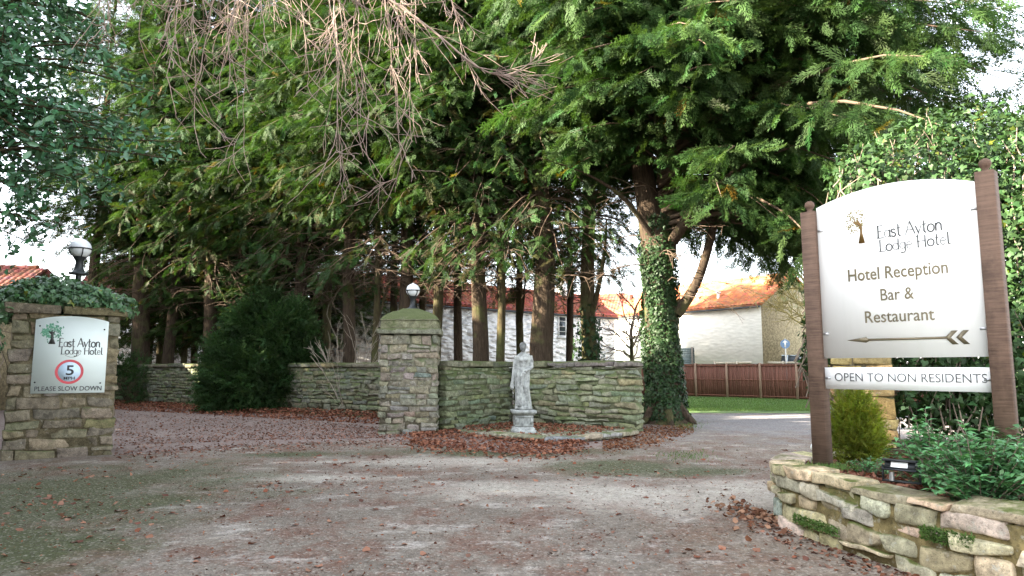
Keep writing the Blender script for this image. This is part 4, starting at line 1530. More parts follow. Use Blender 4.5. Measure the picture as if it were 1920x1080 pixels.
# ------------------------------------------------------------------ raised bed: dry stone wall, soil
bw = Path([(3.95, 8.35), (3.2, 7.95), (2.9, 7.45), (2.86, 7.05), (2.98, 6.5), (3.13, 5.95), (3.36, 5.3), (3.75, 4.65), (4.35, 4.0), (5.2, 3.3)], smooth=2)
bed = thing('retaining_wall', 'low curved dry stone retaining wall below the hotel sign', 'wall', (0, 0, 0))
mb = MB()
rubble(mb, bw, -.06, .545, .30, 77, (.07, .17), (.2, .52), .009, FINE, .03, .022, core=(.42, .38, .24), proud=.022, r=.035)
rg = np.random.RandomState(3)
s = 0.0
while s < bw.L - .1:       # irregular top stones
    l = rg.uniform(.25, .6)
    stone(mb, bw, s + .01, min(bw.L, s + l - .01), -.17 + rg.uniform(-.02, .02), .17, .535, .535 + rg.uniform(.05, .10), rg, FINE, .02, .02, (1, .98, .92), .04)
    s += l
mb.build('masonry', M['stone_bed'], bed)
mb = MB()
inner = bw.put(np.c_[np.linspace(0, bw.L, 30), np.full(30, .13), np.zeros(30)])[:, :2]
poly = np.concatenate([inner, [(9, 3.3), (9, 10.5), (4.6, 10.5)]])
mb.prism(poly, -.05, .53)
mb.build('bed_soil', M['soil'], kind='structure')
# moss cushions growing in the joints of the bed wall
def moss(label, s0, s1, z0, z1, n, seed):
    rg = np.random.RandomState(seed)
    ss = rg.uniform(s0, s1, n)
    P = bw.put(np.c_[ss, np.full(n, -.165) - rg.rand(n) * .02, rg.uniform(z0, z1, n)])
    nx, ny = np.interp(ss, bw.s, bw.nx), np.interp(ss, bw.s, bw.ny)
    N = np.c_[-nx, -ny, np.full(n, .5)]
    mb = MB()
    D = nrm(N + rg.randn(n, 3) * .6)
    t = np.repeat(rg.uniform(.7, 1.4, (n, 1)), 3, 1)
    mb.inst(*LEAF['lance'], P, D, rg.randn(n, 3), rg.uniform(.02, .045, n), t)
    tag(mb.build('moss', M['blade']), label, 'moss')

def s_near(px, py):
    P = gr(px, py, 0)
    d = np.hypot(bw.x - P[0], bw.y - P[1])
    return bw.s[d.argmin()]
sa, sb = s_near(1545, 1005), s_near(1640, 1040)
moss('thin strip of dark moss in a lower joint of the retaining wall', sa - .1, sb - .1, .12, .20, 700, 1)
sc_ = s_near(1790, 1075)
moss('bright green moss cushion on the retaining wall face', sc_ + .0, sc_ + .38, .30, .40, 900, 2)

# ------------------------------------------------------------------ floodlights on the bed
def floodlight(name, label, c, rz, k, mats):
    root = thing(name, label, 'floodlight', c, rz)
    mb = MB()
    mb.add([(-.10 * k, -.05 * k, .10 * k), (.10 * k, -.05 * k, .10 * k), (.115 * k, .035 * k, .09 * k), (-.115 * k, .035 * k, .09 * k),
            (-.10 * k, -.02 * k, .155 * k), (.10 * k, -.02 * k, .155 * k), (.09 * k, .05 * k, .15 * k), (-.09 * k, .05 * k, .15 * k)],
           np.array([[0, 3, 2, 1], [4, 5, 6, 7], [0, 1, 5, 4], [1, 2, 6, 5], [2, 3, 7, 6], [3, 0, 4, 7]]))
    for i in range(7):
        mb.box(((-.075 + .025 * i) * k, .055 * k, .122 * k), (.006 * k, .03 * k, .045 * k))
    mb.box((0, -.036 * k, .096 * k), (.225 * k, .05 * k, .012 * k))
    mb.box((0, -.018 * k, .160 * k), (.225 * k, .07 * k, .012 * k))
    mb.build('case', M['black_case'], root)
    mb = MB()
    a, b = np.array([-.055, -.0485, .112]) * k, np.array([.055, -.0485, .112]) * k
    up = np.array([0, .0205, .036]) * k
    o = np.array([0, -.004, .002]) * k
    mb.add([a + o, b + o, b + up + o, a + up + o], [(0, 1, 2, 3)])
    mb.build('lamp_panel', mats, root)
    mb = MB()
    for s in (-1, 1):
        mb.box((s * .122 * k, 0, .06 * k), (.008 * k, .03 * k, .12 * k))
    mb.box((0, 0, .008 * k), (.252 * k, .05 * k, .012 * k))
    mb.build('bracket', M['black_case'], root)
    mb = MB()
    mb.tube([np.array([-.06, -.02, .012]) * k, np.array([-.06, -.02, .075]) * k], .018 * k, 12)
    mb.build('sensor', M['steel'], root)
    return root
P = at(1691, 904, 5.75)
floodlight('floodlight', 'black floodlight with white lamp panel on the retaining wall top', (P[0], P[1], .665), -.75, 1.12, M['led'])
P = at(1537, 872, 7.32)
r_ = thing('spotlight', 'small white and black spotlight at the foot of a sign post', 'spotlight', (P[0] - .05, P[1] - .06, .62), .9)
mb = MB()
mb.tube([(0, 0, 0), (0, 0, .11)], [.022, .018], 10)
mb.build('stem', M['black_case'], r_)
mb = MB()
mb.tube([(0, -.06, .13), (0, .05, .17)], [.042, .036], 14)
mb.build('head', M['paint_white'], r_)
mb = MB()
mb.tube([(0, -.064, .1285), (0, -.0585, .1305)], [.033, .033], 14)
mb.build('lens', M['black_case'], r_)

# ------------------------------------------------------------------ trees
def cypress_crown(mb, limbs, rg, zs, Lf, base=(0, 0), azim=None, droop=.5, rise=.3, sub=0.45, fs=(0.45, 0.75), bare=.3, lean=(0, 0), fronds=FRONDS, bright=(0.7, 1.35), tw=None):
    Pn, Dn, Nn, Sn, Tn, Bn = [], [], [], [], [], []
    ph = rg.rand() * 6.28
    for z in zs:
        ph += 2.4 + rg.randn() * .4
        a = ph if azim is None else azim(rg)
        L = Lf(z, a) * rg.uniform(.72, 1.12)
        if L < .4:
            continue
        n = 8
        t = np.linspace(0, 1, n)
        r = L * t
        dz = L * (rise * t - droop * t * t) * rg.uniform(.75, 1.25)
        aa = a + .22 * rg.randn() * t + .08 * np.sin(t * 5 + rg.rand() * 6)
        cx, cy = base[0] + lean[0] * z, base[1] + lean[1] * z
        path = np.c_[cx + r * np.cos(aa), cy + r * np.sin(aa), z + dz]
        limbs.tube(path, np.linspace(.010 * L + .012, .006, n), 5, cap=False)
        tb = rg.uniform(*bright)
        tg = nrm(np.gradient(path, axis=0))
        ns = max(3, int(L * (1 - bare) / sub))
        for k in range(ns):
            tt = bare + (1 - bare) * (k + rg.rand()) / ns
            p = np.array([np.interp(tt, t, path[:, c]) for c in range(3)])
            d = nrm(np.array([np.interp(tt, t, tg[:, c]) for c in range(3)]))
            side = nrm(np.cross(d, (0, 0, 1)))
            for s in (-1, 1):
                sl = min(1.7, .28 * L) * (1.15 - .75 * tt) * rg.uniform(.6, 1.25) + .15
                sd = nrm(d * rg.uniform(.5, .9) + side * s * rg.uniform(.6, .95) + np.array([0, 0, rg.uniform(-.35, .12)]))
                m = max(1, int(sl / .22))
                for q in range(m):
                    f = (q + .4 + .4 * rg.rand()) / m
                    Pn.append(p + sd * sl * f + np.array([0, 0, -.12 * sl * f * f]))
                    Dn.append(nrm(sd + rg.randn(3) * .38 + np.array([0, 0, -.25])))
                    Nn.append(np.array([0, 0, .8]) + rg.randn(3) * .9)
                    Sn.append(rg.uniform(*fs) * (1.05 - .2 * tt))
                    Tn.append(tb * rg.uniform(.8, 1.2))
                    Bn.append(z)
        for q in range(3):
            Pn.append(path[-1] - tg[-1] * .1 * q)
            Dn.append(nrm(tg[-1] + rg.randn(3) * .4 + np.array([0, 0, -.15])))
            Nn.append(np.array([0, 0, 1]) + rg.randn(3) * .4)
            Sn.append(rg.uniform(*fs))
            Tn.append(tb * rg.uniform(.9, 1.3))
            Bn.append(z)
    P, D, N, S, T = map(np.array, (Pn, Dn, Nn, Sn, Tn))
    col = T[:, None] * np.array([1, 1, 1]) * (1 + rg.randn(len(T), 3) * np.array([.12, .05, .1]))
    if tw is not None:       # dying brown sprays low in the crown, also painting its shade into the tint
        pb = np.clip(tw[0] * (1 - (np.array(Bn) - zs.min()) / tw[1]), 0, 1)
        w = rg.rand(len(P)) < pb
        col[w] = col[w] * np.array([1.25, .62, .8])
    w = rg.rand(len(P)) < .006
    col[w] = col[w] * np.array([3.2, 1.1, .5])      # browned sprays
    ch = rg.randint(len(fronds), size=len(P))
    for k, (tv, tf) in enumerate(fronds):
        i = ch == k
        if i.any():
            mb.inst(tv, tf, P[i], D[i], N[i], S[i], np.clip(col[i], .05, 4))
    return len(P)

def dead_twigs(mb, rg, z0, z1, n, R, lean=(0, 0)):
    for _ in range(n):
        z = rg.uniform(z0, z1)
        a = rg.rand() * 6.283
        L = R * rg.uniform(.4, 1.1)
        t = np.linspace(0, 1, 6)
        pth = np.c_[lean[0] * z + np.cos(a) * L * t, lean[1] * z + np.sin(a) * L * t, z + L * (.25 * t - .45 * t * t) * rg.uniform(.3, 1.4)] + np.cumsum(rg.randn(6, 3) * .03, 0)
        mb.tube(pth, np.linspace(.022, .006, 6), 4, cap=False)
        for _k in range(rg.randint(4, 10)):
            i = rg.randint(2, 6)
            d = nrm(np.array([math.cos(a + rg.uniform(-1.1, 1.1)), math.sin(a + rg.uniform(-1.1, 1.1)), rg.uniform(-.8, .2)]))
            l = L * rg.uniform(.2, .45)
            mb.tube([pth[i], pth[i] + d * l * .5 + np.array([0, 0, .02]), pth[i] + d * l + np.array([0, 0, -.05])], [.009, .006, .004], 3, cap=False)

def conifer_proto(seed, rt, H, z0, R, nb, lean=(0, 0), mat='cypress', bark='bark', twz=(2.2, 6), ntw=26, fork=0, bright=(.7, 1.35)):
    rg = np.random.RandomState(seed)
    root = thing('conifer_tree', '', 'tree', group='conifers behind the stone wall')
    tr = MB()
    z = np.r_[-.2, 0, .15, .4, np.linspace(1, H, 16)]
    rad = rt * np.clip(1.0 - .85 * (z / H) ** 1.1, .05, 1) * (1 + .75 * np.exp(-np.maximum(z, 0) / .3))
    wig = np.c_[lean[0] * z + .06 * np.sin(z * .9 + rg.rand() * 6), lean[1] * z + .06 * np.sin(z * .7 + rg.rand() * 6), z]
    tr.tube(wig, rad, 14, wob=.07, seed=seed)
    for k in range(fork):
        a = rg.rand() * 6.28
        zf = rg.uniform(2.6, 4.6)
        t = np.linspace(0, 1, 9)
        L = rg.uniform(2.6, 4)
        x = np.sin(t * 1.4) * L * .45
        tr.tube(np.c_[lean[0] * zf + np.cos(a) * x, lean[1] * zf + np.sin(a) * x, zf + L * t ** 1.2 * 1.1], np.linspace(rt * .42, rt * .12, 9), 8, wob=.05, seed=k)
    tr.build('trunk', M[bark], root, True)
    lb = MB()
    cr = MB()
    prof = lambda zz, a: R * (1.0 - .72 * max(0, (zz - z0) / (H - z0)) ** 2.2) * (.55 + .45 * min(1, (zz - z0) / 1.5))
    zs = z0 + (H - z0) * np.sort(rg.rand(nb)) ** .9
    cypress_crown(cr, lb, rg, zs, prof, lean=lean, droop=.55, rise=.28, bright=bright, sub=.28, fs=(.42, .75), tw=(.35, 3.0))
    if z0 > 8:      # a few straggling low boughs
        cypress_crown(cr, lb, rg, rg.uniform(5.9, 10.0, 44), lambda zz, a: 2.3, lean=lean, droop=.7, rise=.15, bright=bright, sub=.5, fs=(.35, .6), tw=(.3, 3.0), bare=.35)
    dead_twigs(lb, rg, twz[0], twz[1] + 1.5, int(ntw * 1.15), R * .66, lean)
    cr.build('crown', M[mat], root)
    lb.build('branches', M['twig_dark'], root)
    return root

# five kinds, then copies; each placed by the photo's trunk position
kinds = [conifer_proto(101, .26, 22.0, 6.9, 3.4, 190, (0.0, 0), 'cypress_b', 'bark', (4.0, 8), 30),
         conifer_proto(102, .26, 21.0, 6.4, 3.3, 190, (0.012, 0), 'cypress_b', 'bark_green', (4.0, 8), 30, 1),
         conifer_proto(103, .26, 21.0, 8.4, 3.2, 150, (-0.006, .004), 'cypress', 'bark', (4.3, 9.5), 75),
         conifer_proto(104, .26, 20.0, 9.0, 2.8, 120, (0.004, 0), 'cypress', 'bark_green', (4.3, 9.5), 65, 1)]
spec = [  # kind, px, Y, trunk radius, label
    (3, 1105, 22.8, .27, 'ivy footed conifer between the cottage window and the great ivy trunk'),
    (2, 1021, 22.0, .40, 'stout brown conifer trunk just behind the statue'),
    (3, 939, 22.6, .15, 'slim straight conifer trunk next to the stout trunk behind the statue'),
    (2, 897, 22.6, .28, 'smooth straight conifer midway between the pier lamp and the statue'),
    (1, 818, 23.6, .21, 'conifer leaning slightly just past the pier lamp'),
    (0, 758, 24.2, .27, 'ochre tinted conifer trunk rising right behind the pier lamp'),
    (3, 703, 24.4, .14, 'very thin greenish conifer trunk nearest the free standing pier'),
    (0, 652, 25.2, .26, 'conifer trunk with sunlit streaks above the bare shrub'),
    (1, 611, 27.6, .20, 'conifer trunk just clear of the yew bush top'),
    (2, 560, 27.2, .30, 'broad dark conifer trunk behind the yew bush shoulder'),
    (0, 527, 29.2, .22, 'conifer half hidden by the middle of the yew bush'),
    (1, 470, 30.4, .26, 'conifer wholly backing the yew bush'),
    (2, 388, 30.0, .30, 'dark conifer trunk at the edge of the yew bush by the low wall'),
    (3, 345, 32.0, .15, 'thin conifer trunk before the pale far house'),
    (0, 319, 30.6, .27, 'upright conifer trunk among the pair before the pale far house'),
    (1, 298, 32.6, .14, 'thinnest far trunk beside the pale house corner'),
    (2, 735, 26.6, .17, 'slim shaded conifer filling the gap between the very thin trunk and the ochre trunk'),
    (3, 790, 27.4, .15, 'slender conifer set back between the ochre trunk and the leaning one'),
    (2, 858, 26.4, .19, 'set back conifer between the leaning trunk and the smooth straight one'),
    (3, 975, 26.8, .16, 'slender conifer set back over the head of the statue'),
    (2, 1070, 27.6, .16, 'set back slim conifer beside the cottage window'),
    (0, 168, 32.2, .3, 'conifer closing the gap above the speed sign pier'),
    (2, 258, 31.2, .40, 'thick dark conifer trunk nearest the sign carrying pier'),
]
used = set()
for i, (k, px, Y, r, lab) in enumerate(spec):
    P = at(px, 672, Y)
    f = r / .26
    if k not in used:
        used.add(k)
        o = kinds[k]
        o.location = (P[0], P[1], 0)
        o.rotation_euler = (0, 0, 1.3 * i)
        o['label'] = lab
        for c in o.children:
            if c.name.startswith('trunk'):
                c.scale = (f, f, 1)
    else:
        o = dup(kinds[k], lab, (P[0], P[1], 0), 1.3 * i + .4, None)
        for c in o.children:
            if c.name.startswith('trunk'):
                c.scale = (f, f, 1)
            else:
                c.scale = (1, 1, .94 + .12 * ((i * 37) % 10) / 10)
# a second, deeper row closes the gaps higher up
for i, (px, Y, k) in enumerate(((435, 33.0, 0), (505, 32.0, 1), (585, 30.0, 0), (362, 34.5, 1), (280, 35.0, 0))):
    P = at(px, 672, Y)
    lab = ['rear conifer deep in the shade directly past the yew bush top', 'rear conifer standing between two trunks past the yew bush', 'rear conifer near the blind end of the cottage', 'rear conifer before the pale far house roof', 'rear conifer crowding the pale far house window'][i]
    o = dup(kinds[k], lab, (P[0], P[1], -1.5), 2.1 * i + .9, (.95, .95, .62))

def ivy_tube(mb, path, rad, rg, n, size=(.07, .12), off=.05, dens=None):
    path = np.asarray(path)
    t = rg.rand(n)
    if dens is not None:
        t = t[rg.rand(n) < dens(t)]
    n = len(t)
    a = rg.rand(n) * 6.283
    i = t * (len(path) - 1)
    P = np.c_[[np.interp(i, np.arange(len(path)), path[:, c]) for c in range(3)]].T
    r = np.interp(i, np.arange(len(path)), rad) + off * rg.rand(n) ** .7 * (1 + .8 * np.sin(a * 3 + P[:, 2] * 2.1))
    N = np.c_[np.cos(a), np.sin(a), np.full(n, .25)]
    P = P + np.c_[np.cos(a) * r, np.sin(a) * r, np.zeros(n)]
    scatter_leaves(mb, 'ivy', P, N, size, rg, .5, .5, .4)

# ivy on the foot of one wall conifer
rg = np.random.RandomState(7)
P = at(1105, 672, 22.8)
mb = MB()
zz = np.linspace(.2, 3.7, 12)
ivy_tube(mb, np.c_[np.zeros(12), np.zeros(12), zz], np.linspace(.34, .27, 12), rg, 1700, (.10, .17), .16, lambda t: 1.15 - t)
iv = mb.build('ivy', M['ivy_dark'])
for o in bpy.data.objects:
    if o.get('label') == spec[0][4]:
        iv.parent = o

# the great ivy clad cypress at the wall end
def great_cypress():
    rg = np.random.RandomState(202)
    B = at(1243, 690, 20.4)
    root = thing('cypress_tree', 'great cypress with ivy clad trunk at the end of the stone wall', 'tree', (B[0], B[1], 0))
    tr = MB()
    z = np.r_[-.2, 0, .12, .3, .6, np.linspace(1, 6.2, 11)]
    rad = np.r_[.98, .86, .72, .61, .53, np.linspace(.48, .42, 11)]
    main = np.c_[-.008 * z + .02 * np.sin(z), .02 * z, z]
    tr.tube(main, rad, 22, wob=.07, seed=3)
    for k in range(7):      # root flares
        a = k * .9 + .2
        tr.tube([(math.cos(a) * .45, math.sin(a) * .45, .55), (math.cos(a) * .72, math.sin(a) * .72, .2), (math.cos(a) * 1.05, math.sin(a) * 1.05, -.08)], [.13, .11, .05], 8, wob=.1, seed=k)
    limbs = [  # fork stems and heavy limbs
        ([(-.15, .1, 5.2), (-.38, .1, 7.2), (-.75, .2, 9.5), (-1.3, .3, 13), (-1.2, .3, 19)], [.38, .32, .27, .2, .08]),
        ([(.1, .1, 5.0), (.36, .15, 7.0), (.7, .2, 9.6), (1.2, .3, 13), (1.3, .2, 19.5)], [.37, .32, .27, .19, .07]),
        ([(.2, 0, 5.4), (1.2, -.3, 6.9), (2.4, -.7, 8.0), (4.2, -1.1, 9.2)], [.19, .13, .07, .015]),
        ([(.42, -.1, 3.2), (.95, -.2, 3.9), (1.35, -.2, 4.9), (1.75, -.3, 6.6), (2.4, -.4, 8.5)], [.17, .14, .12, .11, .06]),
        ([(-.3, -.2, 5.6), (-1.2, -.9, 6.6), (-2.4, -1.6, 7.1), (-3.6, -2.2, 7.3)], [.09, .06, .03, .010]),
        ([(.35, -.15, 5.4), (.9, -1.4, 6.4), (1.7, -2.9, 7.0), (2.6, -4.4, 7.0)], [.18, .12, .06, .012])]
    for p, r in limbs:
        p = np.array(p)
        s = np.linspace(0, len(p) - 1, 14)
        q = np.c_[[np.interp(s, np.arange(len(p)), p[:, c]) for c in range(3)]].T
        for _ in range(3):
            q[1:-1] = (q[:-2] + q[1:-1] * 2 + q[2:]) / 4
        tr.tube(q, np.interp(s, np.arange(len(p)), r), 12, wob=.06, seed=5)
    tr.build('trunk', M['bark'], root, True)
    lb, cr = MB(), MB()
    def prof(z, a):
        side = math.cos(a)
        front = -math.sin(a)
        reach = 4.6 + 5.2 * max(0, side) + 2.0 * max(0, front) - .7 * max(0, -side)
        zm = 5.9 if side > .45 else 7.6
        if z < zm:
            return 0.0
        low = min(1, .45 + (z - zm) / 3.0)
        return reach * low * (1 - .5 * max(0, (z - 12) / 9) ** 1.3)
    zs = 5.3 + 13.7 * np.sort(rg.rand(330)) ** .9
    n = cypress_crown(cr, lb, rg, zs, prof, droop=.5, rise=.36, sub=.42, fs=(.55, .95), bare=.22, bright=(.65, 1.45))
    # long low sweeping boughs on the lane side and over the wall
    def az(rg):
        return rg.choice([-.75, -.5, -.2, .1, .35, -.6]) + rg.randn() * .15
    zs = rg.uniform(5.8, 8.2, 44)
    cypress_crown(cr, lb, rg, zs, lambda z, a: 4.6 + 2.0 * max(0, math.cos(a)), azim=az, droop=.62, rise=.28, sub=.42, fs=(.5, .8), bare=.34, bright=(.8, 1.5))
    cr.build('crown', M['cypress'], root)
    dead_twigs(lb, rg, 3.5, 7, 26, 2.4)
    lb.build('branches', M['twig_dark'], root)
    iv = MB()
    ivy_tube(iv, main[2:], rad[2:], rg, 14000, (.06, .115), .10, lambda t: np.where(t < .12, .3, 1.0) * np.where(t > .85, .45, 1))
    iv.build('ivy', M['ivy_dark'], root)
great_cypress()

# ------------------------------------------------------------------ yew bush and small shrubs by the wall
def sprays_blob(mb, rg, blobs, n, size, fronds=FRONDS_LO, up=.3, bright=(.6, 1.4), inner=.55):
    vol = np.array([b[1][0] * b[1][1] * b[1][2] for b in blobs]) ** .67
    vol = vol / vol.sum()
    for (c, r), v in zip(blobs, vol):
        m = int(n * v)
        d = nrm(rg.randn(m, 3))
        q = inner + (1 - inner) * rg.rand(m, 1) ** .6
        lump = 1 + .16 * np.sin(d[:, :1] * 5 + c[0]) + .12 * np.sin(d[:, 1:2] * 7 + d[:, 2:] * 5)
        P = np.array(c) + d * np.array(r) * q * lump
        ok = P[:, 2] > .02
        P, d = P[ok], d[ok]
        m = len(P)
        D = nrm(d * .8 + rg.randn(m, 3) * .45 + np.array([0, 0, up]))
        N = rg.randn(m, 3) + d * .5 + np.array([0, 0, .6])
        S = rg.uniform(*size, m)
        cl = .8 + .35 * np.sin(P[:, 0] * 3.1 + P[:, 2] * 2.3) * np.sin(P[:, 1] * 2.7 + P[:, 2] * 3.3)
        T = (rg.uniform(*bright, m) * cl)[:, None] * (1 + rg.randn(m, 3) * np.array([.1, .05, .08]))
        ch = rg.randint(len(fronds), size=m)
        for k, (tv, tf) in enumerate(fronds):
            i = ch == k
            mb.inst(tv, tf, P[i], D[i], N[i], S[i], np.clip(T[i], .05, 4))

rg = np.random.RandomState(31)
yb = gr(468, 776)
yew = thing('yew_bush', 'big dark green yew bush bulging out in front of the low wall', 'bush', (yb[0], yb[1] + .9, 0))
mb = MB()
sprays_blob(mb, rg, [((0, 0, 1.3), (1.65, 1.1, 1.25)), ((-.75, .0, 1.6), (1.15, 1.0, 1.5)), ((.65, .1, 1.9), (1.35, 1.0, 1.45)), ((.15, .2, 3.0), (1.45, 1.0, 1.2)), ((-.3, .1, 3.5), (.9, .8, .9)), ((1.0, 0, 1.0), (1.0, .9, 1.0)), ((-1.1, -.1, .9), (.85, .8, .85)), ((.9, .2, 3.3), (.9, .8, .8)), ((.2, 0, 4.1), (.55, .5, .6)), ((-1.35, 0, 2.3), (.5, .6, .6)), ((1.6, 0, 2.2), (.55, .6, .7)), ((-1.5, -.2, .5), (.5, .5, .5)), ((1.2, .1, 3.9), (.4, .4, .45))], 11000, (.35, .62))
mb.build('foliage', M['yew'], yew)
mb = MB()
for k in range(9):
    a = k * .7
    mb.tube([(.1 * math.cos(a), .1 * math.sin(a), -.05), (.4 * math.cos(a), .4 * math.sin(a), 1.0), (.9 * math.cos(a), .7 * math.sin(a), 2.6)], [.09, .06, .02], 6)
mb.build('stems', M['twig_dark'], yew)
yew.scale = (1, 1, .92)

def grow(mb, rg, p, d, L, r, lev, grav=0.0, kids=(3, 5), wig=.12, sides=4, up=0.0, kidlen=(.35, .65), spread=.7, minr=.004):
    n = max(4, int(L / .18))
    pts = [np.array(p, float)]
    d = nrm(d)
    for i in range(n):
        d = nrm(d + rg.randn(3) * wig + np.array([0, 0, -grav + up * (i / n)]))
        pts.append(pts[-1] + d * L / n)
    pts = np.array(pts)
    mb.tube(pts, np.linspace(r, max(minr, r * .4), n + 1), sides, cap=False)
    if lev > 0:
        for k in range(rg.randint(kids[0], kids[1] + 1)):
            i = rg.randint(max(1, int(n * .2)), n + 1)
            t = nrm(pts[min(i, n)] - pts[i - 1])
            dd = nrm(t + nrm(rg.randn(3)) * spread)
            grow(mb, rg, pts[i], dd, L * rg.uniform(*kidlen), max(minr, r * .6), lev - 1, grav, kids, wig, sides, up, kidlen, spread, minr)

def bare_shrub(name, label, px, py, h, n, m, seed, lev=2, spread=.25, r=.014):
    rg = np.random.RandomState(seed)
    B = gr(px, py)
    root = thing(name, label, 'shrub', B)
    mb = MB()
    for k in range(n):
        a = rg.rand() * 6.28
        grow(mb, rg, (.06 * math.cos(a), .06 * math.sin(a), -.03), (spread * math.cos(a), spread * math.sin(a), 1), h * rg.uniform(.6, 1.05), r, lev, -.01, (2, 4), .07, 4, 0, (.3, .5), .5, .005)
    mb.build('stems', m, root)
    return root
M['twig_mid'] = plain('grey_brown_twigs', (0.20, 0.155, 0.115), .9, var=.3, scale=3)
M['twig_grey'] = plain('pale_grey_stems', (0.33, 0.28, 0.22), .9, var=.3, scale=3)
bare_shrub('bare_shrub', 'leafless upright twiggy shrub against the low wall near the free standing pier', 648, 780, 2.7, 11, M['twig_grey'], 5, r=.02)
sb = bare_shrub('small_bush', 'small sparse bush at the foot of the wall next to the sign carrying pier', 246, 762, 1.5, 12, M['twig_dark'], 9, 2, .45)
mb = MB()
rg = np.random.RandomState(4)
sprays_blob(mb, rg, [((0, 0, 1.35), (.9, .6, .75)), ((-.4, 0, 1.7), (.5, .5, .5)), ((.3, 0, .5), (.7, .5, .4))], 700, (.22, .4), inner=.3)
mb.build('foliage', M['yew'], sb)

# ------------------------------------------------------------------ bare deciduous trees
def bare_tree(name, label, B, h, m, seed, lean=(0, 0), lev=4, r=.16, spread=.75, grav=0.0):
    rg = np.random.RandomState(seed)
    root = thing(name, label, 'tree', B)
    tr, mb = MB(), MB()
    z = np.linspace(-.1, h * .55, 8)
    pth = np.c_[lean[0] * z + .04 * np.sin(z * 2), lean[1] * z, z]
    tr.tube(pth, np.linspace(r, r * .55, 8), 10, wob=.06)
    tr.build('trunk', M['bark_green'], root, True)
    for k in range(11):
        i = rg.randint(2, 8)
        a = rg.rand() * 6.28
        grow(mb, rg, pth[i], (math.cos(a), math.sin(a), rg.uniform(.3, 1.3)), h * rg.uniform(.3, .5), r * .35, lev - 1, grav, (3, 5), .14, 4, 0, (.35, .6), spread, .008)
    grow(mb, rg, pth[-1], (lean[0], lean[1], 1), h * .45, r * .5, lev - 1, grav, (3, 5), .1, 4, 0, (.4, .6), spread, .008)
    mb.build('crown', m, root)
    return root
B = at(1186, 670, 30)
bare_tree('bare_tree', 'small leafless tree before the white wall beside the ivy trunk', (B[0], B[1], 0), 5.2, M['twig_mid'], 12, (0, 0), 3, .13, .7)
B = at(1545, 690, 29.5)
bare_tree('bare_tree', 'leafless tree with yellowish twigs in front of the stone gable', (B[0], B[1], 0), 8.6, M['twig_yellow'], 15, (-.02, 0), 4, .17, .8)

